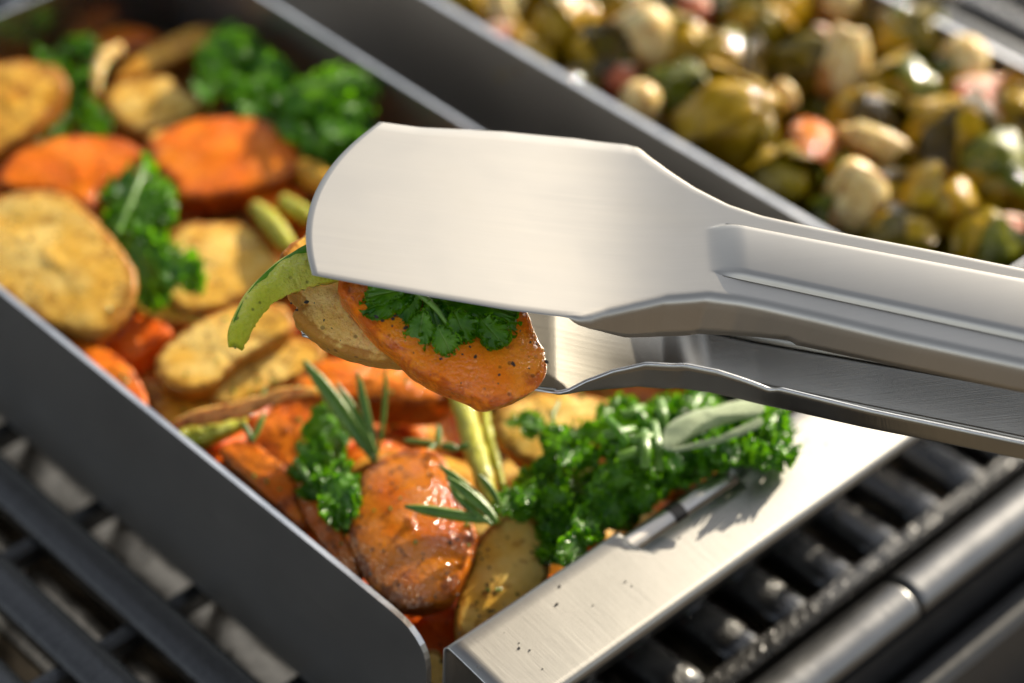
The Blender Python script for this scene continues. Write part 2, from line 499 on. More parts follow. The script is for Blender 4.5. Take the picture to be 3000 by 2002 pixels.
def tray(name, x0, x1, y1, label, front_cut, wt=0.0022):
    t = empty(name, ((x0 + x1) / 2, y1 / 2, TB))
    tag(t, label, 'roasting tray', 'steel trays on the grill')
    fc = front_cut
    side = [(y, z) for y, z in fc] + [(fc[-1][0], TB), (y1, TB), (y1, 0.0)]
    thick_plate('side_wall', side, (x0, 0, 0), (0, 1, 0), (0, 0, 1), (1, 0, 0), wt, MAT['wall'], t, MAT['edge'])
    thick_plate('side_wall', side, (x1 - wt, 0, 0), (0, 1, 0), (0, 0, 1), (1, 0, 0), wt, MAT['wall'], t, MAT['edge'])
    bk = [(x0 + wt + 0.0002, 0.0), (x1 - wt - 0.0002, 0.0), (x1 - wt - 0.0002, TB), (x0 + wt + 0.0002, TB)]
    thick_plate('back_wall', bk, (0, y1 - 0.0015, 0), (1, 0, 0), (0, 0, 1), (0, -1, 0), 0.0014, MAT['wall_x'], t, MAT['edge'])
    gbox('tray_floor', MAT['wall'], x0 + wt + 0.0002, x1 - wt - 0.0002, 0.003, y1 - 0.003, TB + 0.0005, TB + 0.0018, parent=t)
    return t


cut = [(0.0525, 0.0), (0.0264, -0.0002), (0.0205, -0.0006), (0.0165, -0.0016), (0.0130, -0.0035), (0.0105, -0.0058), (0.0088, -0.0082), (0.0077, -0.0108), (0.0071, -0.0145), (0.0069, -0.022)]
X1 = 0.2255
TY = 0.4418
tray1 = tray('roasting_tray', 0.0, X1, TY, 'brushed steel tray of root vegetables with a sloping notched front flap', cut)
# front: wall, rounded fold and outward sloping flap in one bent sheet, with a long notch cut through the fold
FX0, FX1 = 0.0028, X1 + 0.004
NX0, NX1 = 0.0868, 0.1432
xs = sorted(set(list(np.linspace(FX0, FX1, 40)) + [NX0, NX0 + 0.0012, NX0 + 0.003, NX1 - 0.003, NX1 - 0.0012, NX1]))
prof = [(0.0012, TB + 0.002), (0.0012, -0.040), (0.0012, -0.012), (0.0012, -0.0045)]
for a in np.linspace(0, 81, 9):
    aa = math.radians(a)
    prof.append((0.0012 - 0.0032 * (1 - math.cos(aa)), -0.0034 + 0.0032 * math.sin(aa)))
y_e, z_e = prof[-1]
sl_ = math.tan(math.radians(8.5))
for y in (-0.006, -0.0092, -0.0106, -0.016, -0.022, -0.028, -0.033, -0.0347):
    prof.append((y, z_e - (y_e - y) * sl_))
prof += [(-0.0355, prof[-1][1] - 0.0006), (-0.0359, prof[-1][1] - 0.0016), (-0.0360, prof[-1][1] - 0.0035)]
V, F = [], []
for x in xs:
    for p in prof:
        V.append((x, p[0], p[1]))
npf = len(prof)
for i in range(len(xs) - 1):
    xm = (xs[i] + xs[i + 1]) / 2
    for j in range(npf - 1):
        yj = (prof[j][0] + prof[j + 1][0]) / 2
        zj = (prof[j][1] + prof[j + 1][1]) / 2
        if NX0 < xm < NX1 and -0.0125 < yj and zj > -0.0125:
            lim = -0.0110 if NX0 + 0.0012 < xm < NX1 - 0.0012 else -0.0095
            if yj > lim:
                continue
        F.append((i * npf + j, (i + 1) * npf + j, (i + 1) * npf + j + 1, i * npf + j + 1))
flap = mesh_obj('front_flap', V, F, [MAT['flap'], MAT['edge']], tray1)
sd = flap.modifiers.new('sheet', 'SOLIDIFY')
sd.thickness = 0.0012
sd.offset = 0
sd.material_offset_rim = 1
# rolled bracket seen inside the notch: two rods and a dark clip between them


def rod_x(name, x0, x1, yc, zc, r, mat, parent, seg=20):
    V = [(x, yc + r * math.cos(2 * math.pi * k / seg), zc + r * math.sin(2 * math.pi * k / seg)) for x in (x0, x0 + 0.0003, x1 - 0.0003, x1) for k in range(seg)]
    F = grid_faces(4, seg, True) + [tuple(range(seg - 1, -1, -1)), tuple(range(3 * seg, 4 * seg))]
    return mesh_obj(name, V, F, mat, parent)


MAT['rod'] = plain_mat('rolled_steel_rod', (0.62, 0.58, 0.53), 0.34, 0.02, 300, 1.0, 0.1)
rod_x('bracket_rod', NX0 + 0.0004, NX0 + 0.0240, -0.0040, -0.0062, 0.0046, MAT['rod'], tray1, 32)
rod_x('bracket_rod', NX0 + 0.0290, NX1 + 0.004, -0.0040, -0.0062, 0.0046, MAT['rod'], tray1, 32)
rod_x('bracket_clip', NX0 + 0.0236, NX0 + 0.0294, -0.0040, -0.0062, 0.0050, plain_mat('dark_clip_steel', (0.10, 0.09, 0.08), 0.4, 0.05, 300, 1.0), tray1, 32)
gbox('notch_lining', MAT['rod'], NX0 + 0.0003, NX1 + 0.003, -0.0150, -0.0004, -0.0128, -0.0118, parent=tray1)

T2X0, T2X1, T2Y = 0.2838, 0.4600, TY
tray2 = tray('roasting_tray', T2X0, T2X1, T2Y, 'blurred steel tray of brussels sprouts standing behind the tongs', [(0.04, 0.0), (0.02, -0.002), (0.008, -0.012), (0.007, -0.022)], 0.0035)
thick_plate('front_wall', [(T2X0 + 0.002, -0.003), (T2X1 - 0.002, -0.003), (T2X1 - 0.002, TB), (T2X0 + 0.002, TB)], (0, 0.0012, 0), (1, 0, 0), (0, 0, 1), (0, -1, 0), 0.0014, MAT['wall_x'], tray2, MAT['edge'])

# ------------------------------------------------------------------ tongs
NP = M_WC @ nv((0.173, -0.690, -0.703))                  # upper paddle's outward normal
PP = CAM + ray(1030, 690) * 0.745                          # a point on its near edge
AP = nv(on(1430, 612, PP, NP) - on(1030, 560, PP, NP))   # along the tongs, tip to handle
WP = np.cross(NP, AP)                                     # across the paddle, away from the camera
S_BEND0 = float(np.dot(on(1470, 560, PP, NP) - PP, AP))


def bend(s):
    """the handle rises gently out of the paddle's plane behind the neck"""
    t = (s - S_BEND0) / 0.011
    return 0.31 * 0.011 * (math.log1p(math.exp(t)) if t < 30 else t)


def sw(x, y):
    b_ = 0.0
    for _ in range(5):
        d = on(x, y, PP + NP * b_, NP) - PP
        b_ = bend(float(np.dot(d, AP)))
    return float(np.dot(d, AP)), float(np.dot(d, WP))


near_px = [(716, 631), (831, 653), (992, 682), (1165, 711), (1290, 727), (1330, 728), (1390, 709), (1449, 696), (1526, 679), (1622, 672), (1700, 682), (1756, 693), (1871, 719), (2063, 765), (2350, 827), (2700, 903), (3100, 990)]
far_px = [(869, 287), (960, 293), (1115, 304), (1318, 325), (1433, 339), (1462, 346), (1485, 367), (1535, 404), (1592, 441), (1669, 480), (1746, 506), (1841, 527), (1948, 549), (2150, 588), (2350, 629), (2700, 697), (3100, 775)]
NS = np.array([sw(*p) for p in near_px])
FS = np.array([sw(*p) for p in far_px])
s_tip = min(NS[0, 0], FS[0, 0])
s_end = min(NS[-1, 0], FS[-1, 0])


def interp(A, s):
    return float(np.interp(s, A[:, 0], A[:, 1]))


rib_hi = np.array([sw(*p) for p in [(1640, 524), (1664, 522), (1909, 570), (2350, 654), (3100, 800)]])
rib_lo = np.array([sw(*p) for p in [(1633, 631), (1794, 666), (2025, 716), (2350, 787), (3100, 950)]])
s_rib = sw(1622, 575)[0]
s_neck = sw(1318, 728)[0]
s_far_neck = sw(1464, 347)[0]
# flange depth along the near and far edges (metres), by distance along the tongs
fl_px = [(1305, 0.0), (1345, 0.003), (1390, 0.0075), (1449, 0.0125), (1526, 0.0155), (1602, 0.0160), (1700, 0.0145), (1794, 0.0120), (1828, 0.0108), (1850, 0.0125), (2025, 0.0115), (2350, 0.0105), (3100, 0.0105)]
FLN = np.array([(sw(x, 705)[0], d) for x, d in fl_px])
FLF = FLN.copy()
FLF[:, 0] += (s_far_neck - s_neck) + 0.001


def smooth01(t):
    t = min(max(t, 0.0), 1.0)
    return t * t * (3 - 2 * t)


def arm(name, place, parent, splay=15.0, mat='tong'):
    """one jaw and handle pressed from a single sheet; place(s, w, h) puts it in the world, h measured outwards"""
    ns = 150
    nvv = 26
    ribn = 7
    ss = np.concatenate([np.linspace(s_tip, s_neck - 0.002, 40), np.linspace(s_neck, sw(2000, 700)[0], 90), np.linspace(sw(2010, 700)[0], s_end, 24)])
    V, UV = [], []
    for s in ss:
        wn_, wf = interp(NS, s), interp(FS, s)
        # the tip is cut to a shallow arc: drawn back at both corners
        row = []
        dn, df = interp(FLN, s), interp(FLF, s)
        sp = math.radians(splay)
        R_ = 0.0022

        def flange(wedge, sign, d):
            pts = []
            if d < 1e-5:
                for k in range(9):
                    pts.append((wedge + sign * 1e-5 * k, -1e-5 * k))
                return pts
            r = min(R_, d * 0.6)
            ang = math.radians(90) - sp
            for k in range(5):                            # rounded fold
                a = ang * k / 4
                pts.append((wedge + sign * r * math.sin(a), -r * (1 - math.cos(a))))
            w0, h0 = pts[-1]
            rest = max(d - r, 1e-5)
            for k in range(1, 5):
                q = rest * k / 4
                pts.append((w0 + sign * q * math.sin(sp), h0 - q * math.cos(sp)))
            return pts
        f_near = flange(wn_, -1, dn)[::-1]
        f_far = flange(wf, 1, df)
        rise = smooth01((s - s_rib) / 0.012)
        rl, rh = interp(rib_lo, s), interp(rib_hi, s)
        hr = 0.0022 * rise
        ws = list(np.linspace(wn_, rl, 12)[1:]) + list(np.linspace(rl, rl + 0.0018, ribn)[1:]) + list(np.linspace(rl + 0.0018, rh - 0.0018, 14)[1:]) + list(np.linspace(rh - 0.0018, rh, ribn)[1:]) + list(np.linspace(rh, wf, 10)[1:-1])
        mid = []
        for w in ws:
            k = smooth01((w - rl) / 0.0018) * smooth01((rh - w) / 0.0018)
            u_ = (w - 0.5 * (rl + rh)) / max(0.5 * (rh - rl), 1e-6)
            crown = 0.0009 * rise * max(0.0, 1 - u_ * u_)
            mid.append((w, hr * k + crown))
        prof_ = f_near + mid + f_far
        for (w, h) in prof_:
            v = (w - wn_) / (wf - wn_)
            bul = 0.0
            if s < s_neck:
                base_s = NS[0, 0] + (FS[0, 0] - NS[0, 0]) * v
                arc = 0.0105 * (1 - (2 * min(max(v, 0), 1) - 1) ** 2) if True else 0
                kk = (s_neck - s) / (s_neck - s_tip)
                shift = (base_s - arc - s_tip) * kk
                bul = shift
            # paddle is very slightly dished lengthwise
            dish = 0.0
            p = place(s + bul, w, h + dish)
            V.append(p)
            UV.append((s + bul, w))
        npr = len(prof_)
    F = grid_faces(len(ss), npr)
    ob = mesh_obj(name, V, F, [MAT[mat], MAT['edge']], parent, uv=UV)
    sd = ob.modifiers.new('sheet', 'SOLIDIFY')
    sd.thickness = 0.0011
    sd.offset = -1
    sd.material_offset_rim = 1
    return ob


tongs = empty('tongs', PP - NP * 0.02)
tag(tongs, 'brushed steel grill tongs gripping a bite of vegetables above the tray', 'tongs')
arm('tong_arm', lambda s, w, h: PP + AP * s + WP * w + NP * (bend(s) + h), tongs, 4.0)
s_m = np.array([sw(716, 640)[0], sw(1318, 700)[0], sw(1600, 700)[0], sw(1833, 700)[0], sw(2350, 700)[0], sw(3100, 700)[0]])
GAP = np.array([0.0290, 0.0370, 0.0457, 0.0457, 0.0423, 0.039])
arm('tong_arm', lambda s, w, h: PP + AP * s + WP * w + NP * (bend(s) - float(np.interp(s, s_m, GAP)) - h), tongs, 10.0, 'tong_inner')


# ------------------------------------------------------------------ vegetables
def slice_(name, label, cat, px, z, n, th, mat, group=None, dome=0.0012, seed=1, wob=1.0, parent=None, P=None, nring=9, nseg=84, under=0.55):
    """a thick slice: outline px lies on the plane through height z with normal n, solid body th behind it"""
    cx, cy = np.mean(np.array(px, float), axis=0)
    n = nrm(n[0] * 0.6 + 0.04, n[1] * 0.32, n[2]) if not isinstance(n, np.ndarray) else n
    if P is None:
        P = at(cx, cy, z)
    pts = catmull([on(x, y, P, n) for x, y in px], nseg)
    c = pts.mean(axis=0)
    rng = random.Random(seed)
    off = Vector((rng.uniform(-50, 50), rng.uniform(-50, 50), rng.uniform(-50, 50)))
    rad = np.linalg.norm(pts - c, axis=1).mean()
    e = min(th * 0.20, rad * 0.2)                        # edge rounding
    rings = []
    for r in np.linspace(0.0, 1.0, nring)[1:]:
        rings.append((r * (1 - e / rad), dome * (0.45 if parent is None else 1.0) * (1 - r * r), r ** 6 * 0.93))
    for a in (30, 60, 90):
        aa = math.radians(a)
        rings.append((1 - e / rad + e / rad * math.sin(aa), -e * (1 - math.cos(aa)), 0.8 + 0.2 * a / 90))
    for q in (0.35, 0.7, 1.0):
        rings.append((1 - under * 0.10 * q, -e - (th - 2 * e) * q, 1.0))
    for a in (45, 90):
        aa = math.radians(a)
        rings.append((1 - under * 0.10 - e / rad * (1 - math.cos(aa)), -th + e - e * math.sin(aa), 0.9))
    for r in (0.6, 0.25):
        rings.append((r, -th - 0.0003, r ** 3))
    V, A = [c + n * dome], [0.0]
    ph = rng.uniform(0, 6.28)
    for (r, h, rm) in rings:
        for p in pts:
            q = c + (p - c) * r + n * h
            s1 = mnoise.noise(Vector(q) * 70 + off) * 0.0009 * wob
            s2 = mnoise.noise(Vector(q) * 260 + off) * 0.0004 * wob
            rd = (p - c) / max(np.linalg.norm(p - c), 1e-9)
            q = q + n * (s1 + s2) + rd * (s1 * 0.9 + s2 * 1.6) * (1 if rm > 0.5 else 0.2)
            V.append(q)
            A.append(min(1.0, max(0.0, rm)))
    V.append(c - n * (th + 0.0003))
    A.append(0.0)
    k = nseg
    F = [(0, 1 + i, 1 + (i + 1) % k) for i in range(k)]
    for j in range(len(rings) - 1):
        for i in range(k):
            a, b_ = 1 + j * k + i, 1 + j * k + (i + 1) % k
            F.append((a, a + k, b_ + k, b_))
    L_ = 1 + (len(rings) - 1) * k
    for i in range(k):
        F.append((L_ + i, len(V) - 1, L_ + (i + 1) % k))
    ob = mesh_obj(name, V, F, MAT[mat] if isinstance(mat, str) else mat, parent, loc=c - n * th, attrs={'rim': A})
    if parent is None:
        tag(ob, label, cat, group)
    return ob


def tube(name, pts, radii, mat, parent=None, seg=14, flat=1.0, nflat=None, seed=0, wob=0.0, rim=0.2):
    """a rounded stick along 3-D points"""
    P = np.array(pts, float)
    C = catmull(P, 26, closed=False)
    rr = np.interp(np.linspace(0, 1, len(C)), np.linspace(0, 1, len(radii)), radii)
    up = nv(nflat) if nflat is not None else UP
    V, A, UV = [], [], []
    for i, c in enumerate(C):
        d = nv(C[min(i + 1, len(C) - 1)] - C[max(i - 1, 0)])
        a = nv(np.cross(d, up))
        b_ = np.cross(a, d)
        for k in range(seg):
            t = 2 * math.pi * k / seg
            q = c + a * rr[i] * math.cos(t) + b_ * rr[i] * flat * math.sin(t)
            if wob:
                q = q + (q - c) * mnoise.noise(Vector(q) * 200 + Vector((seed, 0, 0))) * wob
            V.append(q)
            A.append(rim)
            UV.append((math.cos(t) * 0.95 if math.sin(t) > -0.4 else 0.05, i / len(C)))
    n0 = len(V)
    V += [C[0], C[-1]]
    A += [rim, rim]
    UV += [(0.5, 0), (0.5, 1)]
    F = grid_faces(len(C), seg, True)
    F += [(n0, (k + 1) % seg, k) for k in range(seg)]
    l0 = (len(C) - 1) * seg
    F += [(n0 + 1, l0 + k, l0 + (k + 1) % seg) for k in range(seg)]
    F = [tuple(reversed(f)) for f in F]
    return mesh_obj(name, V, F, MAT[mat] if isinstance(mat, str) else mat, parent, loc=C[0], attrs={'rim': A}, uv=UV)


GP, GC, GK = 'roasted potato slices in the front tray', 'roasted carrot slices in the front tray', 'kale leaves in the front tray'
# --- far left of the tray
slice_('potato_slice', 'thick browned potato slice cut off by the left edge, beside dark kale', 'potato slice', [(-60, 150), (0, 138), (60, 133), (125, 146), (156, 180), (142, 228), (85, 290), (10, 340), (-60, 360)], -0.010, (-0.1, 0.45, 0.85), 0.013, 'potato_brown', GP, 0.002, 1)
slice_('carrot_slice', 'glossy browned carrot slice farthest back below the brown end wall', 'carrot slice', [(160, 112), (215, 80), (285, 58), (345, 66), (368, 84), (325, 108), (268, 120), (200, 122)], -0.033, (0.0, 0.35, 0.94), 0.010, 'carrot_brown', GC, 0.002, 2)
slice_('potato_wedge', 'long golden potato wedge slanting up beside the far kale', 'potato wedge', [(258, 176), (305, 128), (365, 92), (440, 60), (490, 56), (512, 76), (480, 104), (400, 140), (325, 172), (275, 184)], -0.024, (0.05, 0.3, 0.95), 0.012, 'potato_brown', GP, 0.003, 3)
slice_('potato_slice', 'pale golden potato slice under the long wedge at the back', 'potato slice', [(235, 222), (270, 188), (330, 176), (392, 172), (412, 196), (470, 230), (465, 258), (390, 288), (310, 302), (262, 270)], -0.026, (0.0, 0.5, 0.85), 0.012, 'potato', GP, 0.002, 4)
tube('onion_strip', [at(*p) for p in [(222, 215, -0.02), (224, 170, -0.016), (238, 132, -0.014), (275, 112, -0.014)]], [0.0016, 0.0028, 0.0038, 0.003], 'onion', wob=0.2)  # added strip, shaped as the overexposed highlight of a kale stem
tag(bpy.data.objects['onion_strip'], 'shiny white onion strip curving between far potato and kale', 'onion strip')
slice_('carrot_slice', 'bright orange oval carrot slice, largest of the far half', 'carrot slice', [(338, 326), (370, 300), (440, 272), (530, 264), (620, 276), (683, 318), (696, 352), (670, 398), (580, 432), (480, 450), (410, 448), (392, 416), (350, 372)], -0.014, (0.0, 0.30, 0.95), 0.013, 'carrot', GC, 0.0015, 5, 0.7)
slice_('potato_slice', 'thin potato slice peeking out behind the large oval carrot', 'potato slice', [(338, 325), (370, 292), (430, 276), (520, 268), (560, 300), (440, 350)], -0.020, (0.0, 0.3, 0.95), 0.008, 'potato', GP, 0.001, 6)
slice_('carrot_slice', 'speckled carrot slice lying left of the largest oval carrot', 'carrot slice', [(-4, 390), (30, 350), (95, 322), (172, 306), (250, 310), (308, 330), (342, 352), (330, 392), (250, 420), (218, 450), (205, 480), (120, 440), (40, 436), (-5, 420)], -0.017, (0.05, 0.38, 0.92), 0.014, 'carrot', GC, 0.002, 7)
slice_('potato_slice', 'big round yellow potato slice standing against the left wall', 'potato slice', [(-50, 470), (10, 444), (75, 430), (130, 436), (190, 470), (240, 520), (290, 585), (314, 630), (306, 690), (270, 742), (222, 778), (150, 760), (60, 720), (-50, 640)], -0.002, (-0.05, 0.62, 0.78), 0.011, 'potato', GP, 0.0015, 8)
slice_('potato_slice', 'wide flat potato slice right of the middle kale leaf', 'potato slice', [(375, 640), (380, 560), (400, 520), (460, 508), (540, 508), (600, 530), (632, 575), (650, 620), (610, 660), (545, 690), (470, 712), (400, 706)], -0.019, (0.0, 0.32, 0.94), 0.010, 'potato', GP, 0.0015, 9)
slice_('carrot_piece', 'deep orange carrot piece wedged under the big round potato', 'carrot piece', [(232, 800), (270, 750), (320, 712), (384, 742), (392, 766), (340, 800), (300, 828), (260, 822)], -0.026, (0.0, 0.4, 0.9), 0.014, 'carrot_deep', GC, 0.002, 10)
slice_('carrot_slice', 'glossy carrot slice tucked along the left wall rim below the round potato', 'carrot slice', [(105, 745), (160, 762), (225, 795), (285, 826), (318, 872), (338, 925), (330, 960), (270, 930), (190, 860), (120, 800)], -0.016, (-0.35, 0.35, 0.87), 0.012, 'carrot', GC, 0.003, 11, 1.3)
slice_('potato_slice', 'long pale potato slice with one black burnt fleck, mid tray', 'potato slice', [(354, 850), (362, 805), (405, 768), (460, 732), (535, 700), (600, 684), (660, 708), (672, 752), (612, 790), (545, 830), (490, 880), (440, 898), (395, 892), (366, 874)], -0.010, (-0.12, 0.42, 0.9), 0.009, 'potato', GP, 0.0015, 12)
slice_('potato_slice', 'potato slice half hidden below the long pale slice, under the held pepper strip', 'potato slice', [(480, 905), (545, 840), (600, 790), (680, 770), (735, 790), (740, 826), (680, 862), (590, 905), (520, 930)], -0.018, (-0.05, 0.4, 0.9), 0.009, 'potato', GP, 0.0015, 13)
slice_('potato_slice', 'orange brown potato slice against the left wall below the long pale slice', 'potato slice', [(318, 870), (370, 880), (430, 902), (500, 902), (540, 930), (500, 950), (440, 968), (390, 985), (350, 950)], -0.022, (-0.1, 0.4, 0.9), 0.010, 'potato_brown', GP, 0.002, 14)
tube('onion_strip', [at(*p) for p in [(385, 984, -0.012), (450, 962, -0.0095), (540, 945, -0.008), (610, 918, -0.006), (660, 902, -0.005), (730, 898, -0.005)]], [0.0012, 0.0034, 0.0034, 0.003, 0.0028, 0.0012], 'onion_brown', flat=0.35, nflat=nrm(0.1, 0.6, 0.4), wob=0.4).name
o = [x for x in bpy.data.objects if x.name.startswith('onion_strip')][-1]
tag(o, 'thin browned onion strip curving left from the tall rosemary sprig', 'onion strip')
slice_('pepper_strip', 'yellow green pepper strip lying at the left wall below the brown onion strip', 'pepper strip', [(408, 992), (440, 972), (490, 956), (545, 950), (566, 960), (530, 985), (470, 1010), (425, 1018)], -0.013, (-0.1, 0.4, 0.9), 0.006, 'pepper', None, 0.001, 15)
slice_('carrot_slice', 'glistening thick carrot slice behind the tall rosemary sprig', 'carrot slice', [(664, 880), (690, 846), (745, 818), (800, 810), (860, 816), (930, 838), (985, 866), (1028, 896), (1030, 920), (960, 926), (860, 918), (740, 916), (680, 908)], -0.012, (0.0, 0.30, 0.95), 0.016, 'carrot', GC, 0.0025, 16, 1.4)
slice_('carrot_slice', 'carrot slice left of the tall rosemary sprig, facing the camera', 'carrot slice', [(560, 1010), (600, 955), (660, 918), (726, 898), (738, 945), (715, 1000), (698, 1060), (655, 1090), (600, 1060)], -0.018, (-0.1, 0.55, 0.8), 0.012, 'carrot', GC, 0.002, 17)
slice_('carrot_slice', 'pale edged carrot slice leaning on the left wall before the small rosemary pair', 'carrot slice', [(500, 1022), (536, 1006), (590, 1020), (645, 1062), (672, 1098), (685, 1150), (700, 1215), (640, 1170), (570, 1105), (520, 1062)], -0.013, (-0.3, 0.5, 0.8), 0.010, 'carrot', GC, 0.002, 18)
slice_('carrot_piece', 'long smooth deep orange carrot piece running along the left wall rim', 'carrot piece', [(425, 1000), (470, 1012), (530, 1050), (600, 1110), (680, 1180), (760, 1260), (815, 1315), (780, 1320), (690, 1250), (580, 1150), (480, 1060)], -0.020, (-0.3, 0.3, 0.9), 0.016, 'carrot_deep', GC, 0.003, 19, 0.5)
slice_('carrot_slice', 'thin carrot slice on edge between left wall and large glossy front carrot', 'carrot slice', [(655, 1066), (682, 1074), (706, 1110), (738, 1160), (775, 1200), (806, 1262), (825, 1318), (800, 1320), (748, 1262), (700, 1200), (668, 1130)], -0.014, (-0.5, 0.55, 0.65), 0.007, 'carrot_brown', GC, 0.001, 20)
slice_('carrot_slice', 'large glossy browned carrot slice at the front, pitted with wet highlights', 'carrot slice', [(806, 1150), (830, 1085), (875, 1050), (930, 1026), (990, 1026), (1025, 1055), (1044, 1105), (1060, 1155), (1090, 1205), (1092, 1240), (1066, 1310), (1034, 1365), (985, 1386), (940, 1390), (890, 1376), (845, 1335), (812, 1280), (798, 1220)], -0.006, (-0.22, 0.55, 0.80), 0.013, 'carrot_brown', GC, 0.004, 21, 0.25, nseg=110, nring=14)
slice_('potato_slice', 'front potato slice with dark specks, leaning against the fold of the flap', 'potato slice', [(1106, 1222), (1140, 1190), (1190, 1164), (1226, 1180), (1256, 1228), (1264, 1295), (1245, 1360), (1180, 1440), (1090, 1500), (1050, 1480), (1048, 1400), (1072, 1310)], -0.018, (0.05, 0.62, 0.78), 0.011, 'potato', GP, 0.002, 22)
slice_('carrot_piece', 'dark shaded carrot piece lowest in the front corner', 'carrot piece', [(905, 1395), (960, 1378), (1035, 1376), (1062, 1420), (1060, 1490), (1000, 1530), (955, 1510), (925, 1450)], -0.034, (0.0, 0.5, 0.85), 0.014, 'carrot_deep', GC, 0.002, 23)
slice_('potato_piece', 'small tan potato piece showing in the gap at the front corner', 'potato piece', [(968, 1505), (985, 1490), (1010, 1496), (1024, 1530), (1024, 1600), (962, 1600), (958, 1540)], -0.032, (0.0, 0.75, 0.6), 0.007, 'potato', GP, 0.001, 24, 0.6)
slice_('potato_piece', 'small pale potato end beside the rounded corner of the left wall', 'potato piece', [(870, 1370), (905, 1384), (918, 1420), (890, 1430), (850, 1390)], -0.030, (-0.1, 0.5, 0.85), 0.010, 'potato', GP, 0.001, 25)
slice_('potato_slice', 'large curved potato slice below the lower tong jaw, left of the kale pile', 'potato slice', [(1126, 975), (1145, 935), (1195, 912), (1280, 896), (1370, 904), (1412, 935), (1400, 990), (1350, 1030), (1310, 1072), (1255, 1074), (1190, 1048), (1150, 1010)], -0.010, (0.0, 0.42, 0.9), 0.010, 'potato', GP, 0.002, 26, 1.4)
slice_('potato_slice', 'brown potato slice deep under the kale pile at the right', 'potato slice', [(1300, 1080), (1360, 1062), (1420, 1080), (1430, 1140), (1370, 1170), (1310, 1150)], -0.016, (0.0, 0.45, 0.9), 0.010, 'potato_brown', GP, 0.002, 27)
tube('green_bean', [at(*p) for p in [(1042, 880, -0.014), (1062, 930, -0.010), (1082, 1000, -0.0075), (1104, 1080, -0.006), (1128, 1160, -0.007), (1142, 1200, -0.012)]], [0.0030, 0.0042, 0.0043, 0.0042, 0.0036, 0.002], 'bean', wob=0.25, seed=3)
tag(bpy.data.objects['green_bean'], 'thick olive green bean running down behind the low rosemary sprig', 'green bean', 'green beans in the front tray')
o = tube('green_bean', [at(*p) for p in [(1110, 930, -0.014), (1120, 990, -0.011), (1138, 1060, -0.010), (1156, 1130, -0.012)]], [0.0016, 0.0022, 0.0022, 0.0014], 'bean', wob=0.25, seed=9)
tag(o, 'thin green bean stalk just right of the thick olive bean', 'green bean', 'green beans in the front tray')
o = tube('green_bean', [at(*p) for p in [(588, 478, -0.016), (612, 500, -0.0145), (640, 535, -0.013), (668, 572, -0.013)]], [0.0036, 0.0046, 0.0046, 0.003], 'bean', wob=0.2, seed=11)
tag(o, 'shiny pale bean piece above the wide flat potato, left of the tong tip', 'green bean', 'green beans in the front tray')
o = tube('green_bean', [at(*p) for p in [(650, 462, -0.016), (680, 480, -0.015), (715, 506, -0.015)]], [0.0034, 0.0046, 0.003], 'bean', wob=0.2, seed=12)
tag(o, 'pale bean piece half hidden behind the tong tip', 'green bean', 'green beans in the front tray')
o = tube('carrot_stick', [at(*p) for p in [(680, 318, -0.028), (730, 340, -0.026), (800, 366, -0.026)]], [0.006, 0.0075, 0.005], 'potato_brown', wob=0.2, seed=5)
tag(o, 'upper browned wedge stick right of the largest oval carrot', 'carrot stick', GC)
o = tube('carrot_stick', [at(*p) for p in [(680, 385, -0.022), (720, 405, -0.020), (770, 436, -0.020)]], [0.0050, 0.0066, 0.005], 'potato_brown', wob=0.2, seed=6)
tag(o, 'lower golden wedge stick between largest oval carrot and tong tip', 'carrot stick', GC)
slice_('carrot_piece', 'red orange carrot piece under the right end of the largest oval carrot', 'carrot piece', [(560, 452), (610, 432), (680, 430), (700, 462), (640, 486), (590, 480)], -0.024, (0, 0.35, 0.93), 0.012, 'carrot_deep', GC, 0.002, 28)
slice_('potato_slice', 'shadowed brown potato piece between middle kale and big round potato', 'potato slice', [(300, 700), (350, 680), (430, 700), (470, 722), (420, 744), (340, 730)], -0.024, (0, 0.35, 0.93), 0.009, 'potato_brown', GP, 0.001, 29)

# a lower layer of chopped vegetables fills the tray beneath the pieces one can pick out
rng = random.Random(5)


def chopped_bed(name, x0, x1, y0, y1, zt, cnt, mats, size):
    V, F, MI, A = [], [], [], []
    for c in range(cnt):
        cx, cy = rng.uniform(x0, x1), rng.uniform(y0, y1)
        cz = zt + rng.uniform(-0.008, 0.004)
        r = rng.uniform(*size)
        n = nv((rng.gauss(0, 0.35), rng.gauss(0, 0.35), 1))
        a = nv(np.cross(n, (1, 0.3, 0)))
        b_ = np.cross(n, a)
        el = rng.uniform(0.7, 1.0)
        th = rng.uniform(0.006, 0.010)
        base = len(V)
        k = 20
        for (q, h, rm) in ((0.5, 0.001, 0.1), (0.88, 0.0004, 0.6), (1.0, -0.002, 1.0), (1.0, -th, 1.0), (0.8, -th - 0.002, 0.8)):
            for i in range(k):
                t = 2 * math.pi * i / k
                w = 1 + 0.08 * math.sin(3 * t + c) + 0.05 * math.sin(5 * t + 2 * c)
                V.append(np.array((cx, cy, cz)) + a * r * q * w * math.cos(t) + b_ * r * el * q * w * math.sin(t) + n * h)
                A.append(rm)
        fs = [tuple(base + i for i in range(k))]
        for j in range(4):
            for i in range(k):
                a0, a1 = base + j * k + i, base + j * k + (i + 1) % k
                fs.append((a0, a0 + k, a1 + k, a1))
        F += fs
        MI += [rng.randrange(len(mats))] * len(fs)
    ob = mesh_obj(name, V, F, [MAT[m] for m in mats], attrs={'rim': A})
    ob.data.polygons.foreach_set('material_index', MI)
    ob['kind'] = 'stuff'
    return ob


